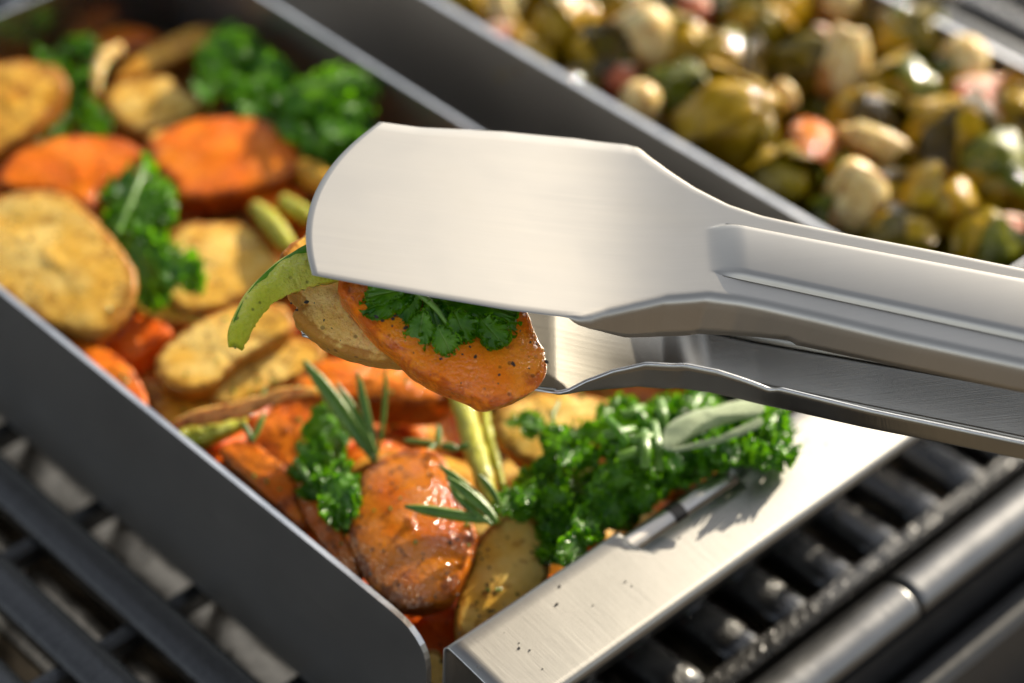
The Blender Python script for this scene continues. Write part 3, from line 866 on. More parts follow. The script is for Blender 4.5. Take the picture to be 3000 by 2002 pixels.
o = chopped_bed('chopped_vegetables', 0.022, X1 - 0.022, 0.024, TY - 0.024, -0.050, 260, ['carrot_deep', 'potato_brown', 'carrot', 'carrot_brown', 'potato'], (0.013, 0.021))
tag(o, 'lower layer of sliced carrot and potato filling the front tray', 'vegetables', kind='stuff')
o = chopped_bed('chopped_sprouts', T2X0 + 0.018, T2X1 - 0.018, 0.02, TY - 0.02, -0.030, 300, ['sprout', 'sprout_green', 'sprout', 'bacon', 'sprout_gold'], (0.009, 0.016))
tag(o, 'lower layer of dark roasted sprout leaves filling the far tray', 'vegetables', kind='stuff')


# ------------------------------------------------------------------ kale
def kale_leaf(name, base, tip, n, width, seed, parent, mat='kale', nth=190, nrh=15, ruffle=1.0, curl=0.6, cup=0.25, lobes=1.0, edge=1.0):
    """one curly leaf: base and tip are world points, n its upper side; the margin is gathered into frills"""
    rng = random.Random(seed)
    base, tip = np.array(base), np.array(tip)
    d = tip - base
    Ln = np.linalg.norm(d)
    d = d / Ln
    n = nv(n - d * np.dot(n, d))
    a = np.cross(d, n)
    W = width
    ph = [rng.uniform(0, 6.28) for _ in range(8)]
    k1, k2, k3 = rng.choice((9, 10, 12)), rng.choice((23, 26, 29)), rng.choice((53, 59, 61))
    V, UV = [], []
    c0 = np.array((0.0, 0.36 * Ln))
    V.append(c0)
    th = np.linspace(0, 2 * math.pi, nth, endpoint=False)
    lob = 1 + lobes * (0.07 * np.sin(k1 * th + ph[0]) + 0.10 * np.sin(5 * th + ph[1]) + 0.04 * np.sin(k2 * th + ph[2]))
    mx = W * np.sin(th) * lob * (0.75 + 0.35 * (1 - np.cos(th)) / 2)
    my = Ln * 0.5 * (1 - np.cos(th)) * (0.94 + 0.06 * lob)
    R3 = []
    for r in (1 - (1 - np.linspace(0, 1, nrh)) ** 1.6)[1:]:
        x = mx * r
        y = c0[1] + (my - c0[1]) * r
        g1, g2, g3 = r ** (3.0 * edge), r ** (6.0 * edge), r ** (10 * edge)
        s = min(W, Ln * 0.5)
        z = ruffle * s * (0.24 * g1 * np.sin(k1 * th + ph[3] + 0.8 * np.sin(2 * th + ph[0])) + 0.24 * g2 * np.sin(k2 * th + ph[4] + 0.9 * np.sin(3 * th + ph[1])) + 0.10 * g3 * np.sin(k3 * th + ph[5]) + 0.14 * r * r * np.sin(3 * th + ph[2]))
        tx, ty = np.cos(th), np.sin(th)
        tg = ruffle * s * (0.16 * g2 * np.cos(k2 * th + ph[4] + 0.5) + 0.10 * g3 * np.cos(k3 * th + ph[5] + 0.4))
        x = x + tx * tg
        y = y + ty * tg
        R3.append(np.stack([x, y, z], 1))
    P = np.vstack([np.array([[0, c0[1], 0]])] + R3)
    UV = np.stack([P[:, 0] / W, P[:, 1] / Ln], 1)
    # cupping across and curling along
    P[:, 2] += cup * (P[:, 0] ** 2) / W - 0.04 * W * np.exp(-(P[:, 0] / (0.08 * W)) ** 2)
    kap = curl
    yy = P[:, 1] / Ln
    if abs(kap) > 1e-3:
        ang = kap * yy
        cy, cz = Ln * np.sin(ang) / kap, -Ln * (1 - np.cos(ang)) / kap
        zz = P[:, 2].copy()
        P[:, 1] = cy + zz * np.sin(ang)
        P[:, 2] = cz + zz * np.cos(ang)
    Wd = base + P[:, :1] * a + P[:, 1:2] * d + P[:, 2:3] * n
    F = [(0, 1 + i, 1 + (i + 1) % nth) for i in range(nth)]
    for j in range(nrh - 2):
        for i in range(nth):
            p, q = 1 + j * nth + i, 1 + j * nth + (i + 1) % nth
            F.append((p, p + nth, q + nth, q))
    return mesh_obj(name, Wd, F, MAT[mat], parent, uv=UV)


def kale_clump(label, leaves, z, seed, group=GK, stems=(), hi=False):
    """leaves: (base px, tip px, half-width px, dz base, dz tip, (r, t, u) normal, material)"""
    rng = random.Random(seed)
    b0 = leaves[0][0]
    root = empty('kale', at(b0[0], b0[1], z - 0.004))
    tag(root, label, 'kale', group)
    for i, (b_, t_, w, db, dt, n, m) in enumerate(leaves):
        B, T = at(b_[0], b_[1], z + db), at(t_[0], t_[1], z + dt)
        dep = np.dot(B - CAM, M_WC[:, 2])
        kale_leaf('leaf', B, T, nrm(*n), w * dep / FPX, seed * 31 + i, root, m, 300 if hi else 200, 20 if hi else 14,
                  ruffle=rng.uniform(0.85, 1.15), curl=rng.uniform(0.2, 0.9), cup=rng.uniform(-0.2, 0.3))
    for pts, r in stems:
        tube('stem', [at(x, y, z + dz) for x, y, dz in pts], [r, r * 1.05, r * 0.7], 'stem', root, flat=0.7)
    return root


def scatter(px_poly, cnt, size, seed, tilt=0.5, mat=('kale',), dz=0.006, up=0.9, t=0.35):
    """leaves placed at random in a pixel region"""
    rng = random.Random(seed)
    xs_ = [p[0] for p in px_poly]
    ys_ = [p[1] for p in px_poly]

    def inside(x, y):
        c = False
        j = len(px_poly) - 1
        for i in range(len(px_poly)):
            if (ys_[i] > y) != (ys_[j] > y) and x < (xs_[j] - xs_[i]) * (y - ys_[i]) / (ys_[j] - ys_[i]) + xs_[i]:
                c = not c
            j = i
        return c
    out = []
    while len(out) < cnt:
        x, y = rng.uniform(min(xs_), max(xs_)), rng.uniform(min(ys_), max(ys_))
        if not inside(x, y):
            continue
        a = rng.uniform(0, 2 * math.pi)
        l = size * rng.uniform(0.75, 1.25)
        out.append(((x - math.cos(a) * l * 0.5, y - math.sin(a) * l * 0.4), (x + math.cos(a) * l * 0.5, y + math.sin(a) * l * 0.4), l * rng.uniform(0.34, 0.5),
                    rng.uniform(-dz, dz * 0.4), rng.uniform(-dz, dz), (rng.gauss(0, tilt), t + rng.gauss(0, tilt * 0.6), up), rng.choice(mat)))
    return out


kale_clump('dark kale clump at far left between browned potato and white onion strip', scatter([(90, 100), (200, 95), (225, 190), (225, 290), (130, 310), (60, 350), (100, 260), (150, 200)], 22, 62, 3), -0.022, 3)
kale_clump('bushy kale clump at the far end beside the long golden wedge', scatter([(430, 150), (490, 85), (560, 75), (610, 110), (630, 190), (600, 260), (520, 240), (440, 200)], 34, 66, 4, mat=('kale', 'kale', 'kale_light')), -0.012, 4)
kale_clump('broad bright kale leaf against the right wall of the front tray',
           [((650, 240), (862, 190), 62, -0.002, 0.010, (0.0, 0.75, 0.6), 'kale_light'), ((640, 220), (850, 300), 70, -0.006, 0.0, (0.1, 0.5, 0.8), 'kale'), ((650, 260), (780, 345), 60, -0.008, -0.004, (0, 0.5, 0.85), 'kale')] + scatter([(630, 200), (720, 200), (850, 200), (840, 290), (780, 330), (700, 320), (640, 280)], 22, 64, 8),
           -0.006, 5, stems=[([(640, 222, 0.0), (720, 196, 0.008), (840, 176, 0.016)], 0.0018)])
kale_clump('kale leaf with a pale midrib lying between round potato and oval carrot',
           [((322, 378), (300, 560), 75, 0.006, 0.004, (0.1, 0.6, 0.75), 'kale'), ((290, 500), (400, 440), 50, 0.0, 0.006, (0.2, 0.5, 0.8), 'kale_light'), ((300, 520), (345, 660), 60, 0.002, 0.002, (0, 0.6, 0.8), 'kale'), ((350, 560), (452, 640), 48, 0.0, 0.002, (0.2, 0.5, 0.8), 'kale')] + scatter([(230, 440), (380, 420), (400, 560), (450, 640), (340, 680), (290, 560)], 20, 58, 9),
           -0.008, 6, stems=[([(335, 368, 0.008), (318, 420, 0.011), (268, 540, 0.006)], 0.0011)])
kale_clump('glossy dark curly kale clump left of the large glossy front carrot',
           [((790, 1060), (770, 1185), 48, 0.004, 0.006, (-0.1, 0.7, 0.65), 'kale'), ((740, 1020), (700, 1120), 42, 0.0, 0.002, (-0.3, 0.6, 0.7), 'kale'), ((760, 930), (740, 1060), 50, -0.006, 0.0, (-0.1, 0.7, 0.6), 'kale'), ((760, 1090), (810, 1170), 36, 0.006, 0.004, (0.2, 0.7, 0.6), 'kale'), ((735, 1095), (790, 1200), 40, 0.002, 0.002, (0, 0.75, 0.6), 'kale')] + scatter([(700, 960), (770, 920), (800, 1010), (800, 1120), (760, 1180), (690, 1090)], 16, 56, 12, dz=0.004, t=0.6, up=0.7),
           -0.008, 7, hi=True, stems=[([(680, 1055, 0.0), (700, 1085, 0.002), (716, 1110, 0.0)], 0.0012)])
# the big pile at the right, which spills over the fold of the flap
kale_clump('curly kale tuft forming the left lower end of the right hand kale pile', scatter([(1145, 1110), (1190, 1065), (1290, 1070), (1330, 1110), (1300, 1170), (1200, 1180), (1150, 1150)], 11, 84, 21, mat=('kale', 'kale', 'kale_light'), dz=0.005), -0.006, 21, hi=True)
kale_clump('small parsley like kale sprig on the large curved potato slice', scatter([(1150, 965), (1190, 950), (1245, 965), (1235, 985), (1160, 980)], 5, 46, 22, mat=('kale_light', 'kale'), dz=0.002), -0.003, 22, hi=True, stems=[([(1290, 1000, 0.0), (1268, 960, 0.004), (1285, 920, 0.004)], 0.0008), ([(1200, 975, 0.0), (1260, 990, 0.002), (1300, 985, 0.003)], 0.0011)])
kale_clump('kale ridge along the upper left of the right hand pile, dotted with glints', scatter([(1275, 1010), (1330, 975), (1420, 990), (1480, 1030), (1470, 1090), (1380, 1100), (1300, 1060)], 16, 84, 23, mat=('kale', 'kale_light', 'kale'), dz=0.005), 0.003, 23, hi=True)
kale_clump('dark lower kale mass behind the fold of the flap in the right hand pile', scatter([(1230, 1140), (1320, 1100), (1470, 1070), (1510, 1100), (1425, 1180), (1330, 1245), (1268, 1290), (1245, 1210)], 30, 90, 24, dz=0.006, t=0.5), -0.010, 24, hi=True)
kale_clump('bright kale at the back of the pile under the lower tong arm', scatter([(1390, 930), (1480, 905), (1620, 900), (1700, 920), (1600, 960), (1450, 980), (1400, 970)], 13, 90, 25, mat=('kale_light', 'kale', 'kale_light'), dz=0.004), 0.002, 25)
kale_clump('curly kale tuft overhanging the flap at the right end of the pile', scatter([(1590, 1000), (1700, 975), (1780, 935), (1805, 990), (1812, 1035), (1770, 1062), (1700, 1060), (1640, 1040)], 20, 80, 26, mat=('kale', 'kale', 'kale_light'), dz=0.005), 0.008, 26, hi=True)
kale_clump('flat shaded kale leaves between sage leaf and notch of the flap', scatter([(1440, 1040), (1520, 1025), (1620, 1020), (1640, 1040), (1550, 1075), (1470, 1105)], 13, 84, 27, dz=0.004), 0.004, 27, hi=True)
kale_clump('shaded curly kale tucked along the fold just behind the notch', scatter([(1370, 1130), (1480, 1085), (1590, 1058), (1620, 1070), (1520, 1125), (1400, 1200), (1325, 1258), (1310, 1210)], 26, 74, 28, dz=0.004), -0.001, 28, hi=True)
# cut green stalks between ridge and sage
rng = random.Random(77)
STALKS = [((1395, 962), (1440, 1020)), ((1430, 955), (1475, 935)), ((1452, 930), (1490, 985)), ((1478, 990), (1480, 1075)), ((1500, 970), (1512, 1080)), ((1385, 1000), (1455, 985)), ((1418, 1050), (1490, 1022)), ((1515, 920), (1522, 985)), ((1450, 1010), (1505, 1000)), ((1530, 1020), (1560, 1075))]
SL = ['cut green stalk farthest left in the pile, slanting down right', 'short cut stalk pointing up right beside the tong arm', 'pale glossy stalk in the middle slanting down right', 'upright cut stalk just left of the sage leaf base', 'upright pale stalk touching the sage leaf base',
      'level cut stalk on the kale ridge', 'cut stalk rising right below the level stalk', 'stalk standing upright behind the sage leaf', 'short level stalk ending at the sage leaf', 'low cut stalk under the tip of the folded sage edge']
for (a, b_), lb in zip(STALKS, SL):
    z0 = 0.010 + rng.uniform(0, 0.004)
    o = tube('green_stalk', [at(a[0], a[1], z0), at((a[0] + b_[0]) / 2 + 3, (a[1] + b_[1]) / 2, z0 + 0.001), at(b_[0], b_[1], z0 - 0.002)], [0.0018, 0.0021, 0.0017], 'kale_light' if rng.random() < 0.6 else 'stem', flat=0.8)
    tag(o, lb, 'green stalk', 'cut green stalks in the kale pile')

# --- sage leaf, folded along its length
sage = empty('sage_leaf', at(1560, 1030, 0.012))
tag(sage, 'pale grey green sage leaf folded lengthwise on top of the kale', 'sage leaf')
slice_('blade', None, None, [(1520, 1004), (1528, 978), (1570, 952), (1640, 930), (1700, 916), (1742, 918), (1756, 936), (1740, 952), (1690, 962), (1620, 986), (1572, 1010), (1545, 1032), (1524, 1030)], 0.018, (0.0, 0.55, 0.83), 0.0016, 'sage', dome=0.0022, seed=31, wob=0.8, parent=sage)
slice_('folded_edge', None, None, [(1542, 1030), (1580, 1020), (1640, 1006), (1700, 980), (1738, 960), (1750, 964), (1746, 978), (1700, 998), (1640, 1018), (1580, 1030), (1550, 1036)], 0.0195, (0.0, 0.8, 0.6), 0.0014, 'sage', dome=0.0008, seed=32, wob=0.6, parent=sage)


# --- rosemary
def rosemary(label, base, zb, needles, group='rosemary sprigs in the front tray'):
    root = empty('rosemary_sprig', at(base[0], base[1], zb))
    tag(root, label, 'rosemary sprig', group)
    for i, (b_, t_, w, dzb, dzt, bend) in enumerate(needles):
        B, T = at(b_[0], b_[1], zb + dzb), at(t_[0], t_[1], zb + dzt)
        mid = (B + T) / 2 + RT * bend
        dep = np.dot(mid - CAM, M_WC[:, 2])
        r = w * 0.82 * dep / FPX / 2
        tube('needle', [B, B + (mid - B) * 0.5 + RT * bend * 0.25, mid, mid + (T - mid) * 0.5 + RT * bend * 0.25, T], [r * 0.35, r * 0.8, r, r, r * 0.85, r * 0.25], 'rosemary', root, seg=12, flat=0.45, nflat=nrm(0.1 * (i % 3 - 1), 0.75, 0.6))
    return root


rosemary('tall rosemary sprig standing up behind the large front carrot', (862, 1062), -0.010,
         [((862, 1062), (696, 828), 44, 0, 0.022, 0.001), ((862, 1060), (728, 888), 30, 0.001, 0.012, 0.0), ((866, 1050), (772, 878), 22, 0.002, 0.020, 0.001), ((866, 1040), (820, 852), 25, 0.002, 0.024, -0.0005), ((868, 1040), (884, 834), 14, 0.002, 0.024, 0.001), ((864, 1060), (800, 940), 18, 0.001, 0.010, 0.0)])
rosemary('low rosemary sprig lying across the front carrot and front potato', (1142, 1196), -0.002,
         [((1142, 1198), (928, 1162), 34, 0.002, 0.010, -0.001), ((1140, 1192), (1008, 1068), 30, 0.002, 0.010, 0.001), ((1140, 1196), (1024, 1096), 32, 0.004, 0.012, 0.001), ((1130, 1205), (1030, 1112), 24, 0.004, 0.008, -0.002), ((1150, 1170), (1098, 1088), 20, 0.002, 0.010, 0.001)])
rosemary('tiny star shaped rosemary tip above the front carrot', (1004, 1018), -0.001,
         [((1006, 1020), (926, 1010), 18, 0, 0.001, 0), ((1006, 1024), (1006, 974), 18, 0, 0.002, 0), ((1000, 1020), (972, 1048), 18, 0, 0, 0), ((1012, 1022), (1052, 1032), 26, 0, 0, 0), ((1050, 1030), (1076, 1020), 20, -0.002, 0.0, 0)])
rosemary('small blurred pair of rosemary needles by the left wall', (575, 1012), -0.008,
         [((580, 1014), (556, 968), 18, 0, 0.003, 0), ((580, 1014), (608, 946), 18, 0, 0.004, 0), ((590, 930), (612, 888), 12, 0, 0.002, 0)])

# ------------------------------------------------------------------ food held in the tongs


def held(px, depth_below, tilt=(0, 0, 0)):
    cx, cy = np.mean(np.array(px, float), axis=0)
    P = PP - NP * depth_below
    n = nv(NP + nrm(0, 1, 0) * tilt[1] + RT * tilt[0])
    return P, n


HP = [(690, 690), (655, 655), (680, 640), (780, 610), (900, 600), (1000, 640), (1030, 720), (1000, 800), (960, 826), (890, 826), (820, 812), (765, 792), (720, 765), (672, 722)]
P, n = held(HP, 0.0225, (0, 0.28, 0))
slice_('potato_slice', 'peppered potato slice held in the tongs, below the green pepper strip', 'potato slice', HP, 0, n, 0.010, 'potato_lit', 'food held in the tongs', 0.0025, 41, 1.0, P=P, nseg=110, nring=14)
HB = [(640, 610), (655, 570), (690, 535), (740, 490), (820, 480), (860, 540), (820, 600), (720, 640), (660, 640)]
P, n = held(HB, 0.031, (0, 0.1, 0))
slice_('potato_slice', 'browned potato slice held deepest in the tongs, peeking out behind the pepper strip', 'potato slice', HB, 0, n, 0.008, 'potato_brown', 'food held in the tongs', 0.001, 42, P=P)
HC = [(775, 652), (800, 610), (900, 600), (1040, 620), (1180, 680), (1212, 715), (1228, 760), (1250, 800), (1258, 836), (1250, 868), (1226, 892), (1184, 912), (1130, 926), (1090, 908), (1040, 890), (990, 866), (948, 840), (912, 804), (862, 762), (826, 722), (796, 684)]
P, n = held(HC, 0.0115, (0.05, 0.22, 0))
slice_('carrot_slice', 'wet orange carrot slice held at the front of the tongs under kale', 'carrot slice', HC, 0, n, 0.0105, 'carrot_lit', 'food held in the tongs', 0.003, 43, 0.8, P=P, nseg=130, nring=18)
HG = [(800, 600), (720, 566), (668, 592), (612, 632), (572, 676), (548, 718), (536, 755), (538, 775), (546, 786), (553, 762), (580, 746), (600, 722), (598, 710), (625, 692), (655, 676), (700, 662), (760, 646), (830, 640)]
P, n = held(HG, 0.0165, (0, 0.25, 0))
pep = empty('pepper_strip', P)
tag(pep, 'curved green pepper strip drooping from the left of the tongs', 'pepper strip', 'food held in the tongs')


def pepper_sheet():
    outer = catmull([(790, 560), (720, 566), (668, 592), (612, 632), (572, 676), (548, 718), (536, 755), (540, 784)], 60, closed=False)
    inner = catmull([(830, 642), (760, 648), (700, 660), (655, 676), (622, 692), (598, 716), (575, 744), (546, 786)], 60, closed=False)
    V, A, SK = [], [], []
    nw = 16
    rngp = random.Random(3)
    for i in range(60):
        for j in range(nw):
            v = j / (nw - 1)
            p = outer[i] * (1 - v) + inner[i] * v
            rag = 0
            if j == nw - 1 and i > 15:
                rag = rngp.uniform(-2.2, 2.2)
            q = on(p[0] + rag, p[1] + rag, P, n)
            q = q + n * (0.0016 * math.sin(v * math.pi) - 0.004 * (i / 59) ** 2 + mnoise.noise(Vector(q) * 240) * 0.0006)
            V.append(q)
            A.append(0.1)
    F = [f[::-1] for f in grid_faces(60, nw)]
    ob = mesh_obj('flesh', V, F, MAT['pepper'], pep, attrs={'rim': A})
    sd = ob.modifiers.new('thick', 'SOLIDIFY')
    sd.thickness = 0.0042
    sd.offset = 0
    # skin: a thin band that wraps the outer edge
    V, A = [], []
    for i in range(60):
        c = on(outer[i][0], outer[i][1], P, n) - n * 0.004 * (i / 59) ** 2
        t_ = on(inner[i][0], inner[i][1], P, n) - on(outer[i][0], outer[i][1], P, n)
        wd = nv(t_) if np.linalg.norm(t_) > 1e-6 else WP
        taper = min(1.0, np.linalg.norm(t_) / 0.004)
        for k in range(9):
            a = math.radians(90 - 180 * k / 8)
            V.append(c + n * 0.0027 * math.sin(a) * taper - wd * 0.0011 * math.cos(a) * taper + wd * (0.0034 if k == 0 else 0.0022 if k == 8 else 0.0) * taper)
            A.append(0.1)
    mesh_obj('skin', V, grid_faces(60, 9), MAT['pepper_skin'], pep, attrs={'rim': A})


pepper_sheet()

hk = empty('kale', PP - NP * 0.008)
tag(hk, 'glossy curly kale leaf on the carrot held in the tongs', 'kale', 'food held in the tongs')
PK = PP - NP * 0.0088
nk = nv(NP + nrm(0, 1, 0) * 0.5)


def hpt(x, y, d=0.0):
    return on(x, y, PK, nk) + nk * d


for i, (b_, t_, w, db, dt, tl, m, cu) in enumerate([
        ((955, 668), (826, 714), 34, 0.002, 0.0015, -0.2, 'kale', 0.3), ((930, 672), (835, 684), 24, 0.003, 0.002, 0.1, 'kale_light', 0.2),
        ((960, 670), (905, 735), 28, 0.002, 0.001, 0.0, 'kale', 0.4),
        ((972, 690), (1196, 752), 52, 0.001, 0.0015, 0.1, 'kale', 0.25), ((1000, 680), (1190, 722), 36, 0.002, 0.003, 0.2, 'kale', 0.2),
        ((985, 700), (1034, 838), 44, 0.003, 0.001, 0.0, 'kale', 0.5), ((970, 720), (955, 800), 30, 0.003, 0.0015, -0.2, 'kale_light', 0.4),
        ((1040, 720), (1075, 790), 34, 0.003, 0.002, 0.2, 'kale', 0.4), ((1100, 735), (1160, 796), 34, 0.002, 0.002, 0.1, 'kale', 0.3), ((1000, 760), (1040, 820), 28, 0.0045, 0.003, 0.1, 'kale_light', 0.4)]):
    B, T = hpt(b_[0], b_[1], db), hpt(t_[0], t_[1], dt)
    kale_leaf('leaf', B, T, nv(nk + RT * tl), w * 0.9 / FPX, 500 + i, hk, m, 420, 28, ruffle=0.9, curl=cu, cup=0.05, lobes=0.7, edge=2.2)
tube('stem', [hpt(942, 670, 0.003), hpt(965, 690, 0.005), hpt(1000, 722, 0.0045), hpt(1024, 752, 0.003)], [0.0016, 0.0012, 0.0006], 'stem', hk, flat=0.8)


# ------------------------------------------------------------------ cracked pepper
def flakes(name, label, pts, seed):
    """pts: (world point, normal, size)"""
    rng = random.Random(seed)
    V, F = [], []
    for p, n, s in pts:
        b0 = len(V)
        a = nv(np.cross(n, (rng.uniform(-1, 1), rng.uniform(-1, 1), rng.uniform(-1, 1) + 0.01)))
        b_ = np.cross(n, a)
        k = 6
        for h in (0.0, 0.55, 0.9):
            for i in range(k):
                t = 2 * math.pi * i / k
                r = s * (0.5 if h == 0.9 else 1.0) * rng.uniform(0.6, 1.15)
                V.append(p + a * r * math.cos(t) + b_ * r * 0.7 * math.sin(t) + n * (h * s * rng.uniform(0.6, 1.2) - s * 0.1))
        for j in range(2):
            for i in range(k):
                F.append((b0 + j * k + i, b0 + j * k + (i + 1) % k, b0 + (j + 1) * k + (i + 1) % k, b0 + (j + 1) * k + i))
        F.append(tuple(b0 + 2 * k + i for i in range(k)))
    o = mesh_obj(name, V, F, MAT['flake'], smooth=False)
    tag(o, label, 'pepper', kind='stuff')
    return o


fl_n = nv((0, -math.sin(math.radians(8.5)), math.cos(math.radians(8.5))))
fl_P = np.array((0.05, y_e, z_e + 0.0007))
pts = []
for x, y, s in [(1285, 1345, 0.0006), (1278, 1387, 0.0007), (1435, 1335, 0.0005), (1360, 1390, 0.0003), (1192, 1487, 0.0005), (1216, 1492, 0.0004), (1191, 1476, 0.0003), (1245, 1535, 0.0003), (1157, 1452, 0.0002), (1585, 1418, 0.0003), (1560, 1235, 0.0004), (1852, 1012, 0.0004), (1898, 1018, 0.0004), (1763, 1140, 0.0005), (1450, 1345, 0.0003)]:
    pts.append((on(x, y, fl_P, fl_n), fl_n, s))
flakes('cracked_pepper', 'scattered black pepper flakes on the bright steel flap', pts, 1)
P_c, n_c = held(HC, 0.0115, (0.05, 0.22, 0))
P_p, n_p = held(HP, 0.0225, (0, 0.28, 0))
rng = random.Random(9)
pts = []
for x, y, s in [(861, 738, 0.0009), (875, 746, 0.0007), (898, 742, 0.0008), (903, 735, 0.0006), (928, 762, 0.0010), (897, 758, 0.0005), (1087, 829, 0.0009), (1174, 846, 0.0010), (1142, 870, 0.0006), (1213, 795, 0.0006), (1228, 800, 0.0005), (1250, 840, 0.0008), (1075, 806, 0.0006), (1008, 834, 0.0007), (1058, 823, 0.0005), (1116, 812, 0.0005), (946, 820, 0.0004), (1210, 855, 0.0004), (1139, 890, 0.0004), (1055, 889, 0.0004), (1190, 770, 0.0004), (985, 870, 0.0003)]:
    pts.append((on(x, y, P_c, n_c) + n_c * 0.0026, n_c, s))
for x, y, s in [(702, 700, 0.0010), (680, 718, 0.0006), (667, 703, 0.0005), (742, 742, 0.0005), (825, 752, 0.0006), (850, 764, 0.0008), (866, 780, 0.0005), (868, 804, 0.0004), (720, 702, 0.0003), (760, 760, 0.0003), (780, 788, 0.0003)]:
    pts.append((on(x, y, P_p, n_p) + n_p * 0.0018, n_p, s))
flakes('cracked_pepper', 'black pepper flakes on the carrot and potato held in the tongs', pts, 2)

# ------------------------------------------------------------------ far tray: sprouts, onions, bacon
GS, GO, GB = 'roasted brussels sprouts in the far tray', 'roasted onions in the far tray', 'bacon pieces in the far tray'


def sprout(label, x, y, r_px, z, mat, seed, group=GS):
    rng = random.Random(seed)
    c = at(x, y, z)
    dep = np.dot(c - CAM, M_WC[:, 2])
    R_ = r_px * dep / FPX
    root = empty('brussels_sprout', c - UP * R_ * 0.8)
    tag(root, label, 'brussels sprout', group)
    rot = Matrix.Rotation(rng.uniform(0, 6.28), 3, Vector((rng.gauss(0, 1), rng.gauss(0, 1), rng.gauss(0, 1))).normalized())

    def shell(name, k0, mat_, th0, th1, ph0, ph1, rs):
        nu, nw = 14, 16
        V, A = [], []
        off = rng.uniform(0, 50)
        for i in range(nu):
            t = th0 + (th1 - th0) * i / (nu - 1)
            for j in range(nw):
                f_ = j / (nw - 1)
                e = math.sin(math.pi * f_) ** 0.35
                t2 = th0 + (t - th0) * (0.75 + 0.25 * e)
                p = ph0 + (ph1 - ph0) * f_
                rr = R_ * rs * (1 + 0.02 * math.sin(p * 5 + off) + (0.42 if k0 else 0.0) * (i / nu) ** 3 * (0.5 + 0.5 * math.sin(p * 3 + off)))
                rr *= 1 + 0.24 * mnoise.noise(Vector((math.sin(t2) * math.cos(p), math.sin(t2) * math.sin(p), math.cos(t2))) * 1.6 + Vector((seed, k0 * 0.7, 0))) + 0.09 * mnoise.noise(Vector((t2 * 4, p * 4, seed)))
                v = Vector((rr * math.sin(t2) * math.cos(p), rr * math.sin(t2) * math.sin(p), 1.12 * rr * math.cos(t2)))
                v = rot @ v
                V.append(c + np.array(v))
                A.append(0.9 * (i / (nu - 1)) ** 3)
        return mesh_obj(name, V, grid_faces(nu, nw), MAT[mat_], root, attrs={'rim': A})
    shell('head', 0, mat, 0.01, 3.13, 0, 2 * math.pi, 0.93)
    for k in range(6):
        a = k * 1.257 + rng.uniform(-0.3, 0.3)
        shell('leaf', k + 1, rng.choice((mat, mat, mat, 'sprout_gold', 'sprout', 'sprout_green', 'sprout_gold', 'sprout_char')), 0.05, rng.uniform(1.2, 2.2), a, a + rng.uniform(1.3, 1.9), 0.98 + 0.025 * k)
    return root


SP = [(1290, 70, 78, 'sprout_gold', 'golden elongated sprout at the left of the far tray below the top edge'), (1680, 300, 105, 'sprout_gold', 'large golden sprout resting on the near rim of the far tray, with bright highlight'),
      (1660, 178, 92, 'sprout_green', 'big dark green sprout above the large golden one'), (1722, 68, 74, 'sprout', 'olive sprout near the top centre of the far tray'),
      (2084, 104, 74, 'sprout', 'olive sprout right of the tall pale onion'), (2105, 22, 62, 'sprout_green', 'green sprout at the top edge near the right rim'), (2066, 218, 86, 'sprout_green', 'green sprout with white glints in the middle of the far tray'),
      (2190, 350, 105, 'sprout_gold', 'large golden sprout half below the bacon slab'), (2275, 425, 98, 'sprout_green', 'dark green sprout near the right edge of the photo'), (2155, 478, 84, 'sprout_gold', 'golden brown sprout below right of the pink onion'),
      (2062, 452, 66, 'sprout', 'dark sprout right of the pink onion'), (2262, 566, 82, 'sprout', 'glinting sprout lowest at the right, above the tong handle'), (1795, 428, 78, 'sprout', 'dark golden sprout by the near rim right of the tong neck'), (1900, 500, 60, 'sprout_green', 'small green sprout near the rim behind the tong arm'),
      (2062, 555, 74, 'sprout', 'olive sprout just above the upper tong arm'), (2335, 275, 78, 'sprout_gold', 'brown gold sprout cut off by the right edge'), (1062, 12, 58, 'sprout_gold', 'golden sprout at the very top left of the far tray'), (1205, 160, 62, 'sprout_gold', 'golden sprout against the near rim below the onion strip'),
      (1385, 130, 66, 'sprout_green', 'dark green sprout left of the round onion'), (1560, 120, 72, 'sprout', 'olive sprout right of the round onion'), (1835, 165, 72, 'sprout', 'olive sprout left of the tall pale onion'), (1560, 225, 66, 'sprout_green', 'green sprout above the half hidden onion'),
      (1790, 20, 70, 'sprout', 'olive sprout at the top edge in the centre'), (1985, 25, 66, 'sprout_gold', 'golden sprout at the top edge above the tall onion'), (1985, 280, 70, 'sprout', 'olive sprout above the pale onion arc'), (2165, 205, 62, 'sprout_green', 'dark sprout left of the bacon slab'),
      (1330, 205, 52, 'sprout', 'small sprout at the rim below the golden elongated sprout'), (1655, 20, 50, 'sprout_green', 'green sprout behind the red bacon at the top'), (1390, 25, 60, 'sprout', 'olive sprout at the top edge left of the round onion'), (1910, 395, 52, 'sprout_green', 'small green sprout left of the pale onion arc')]
for i, (x, y, r, m, lb) in enumerate(SP):
    sprout(lb, x, y, r, -0.012 - 0.003 * (i % 3), m, 700 + i)

o = None


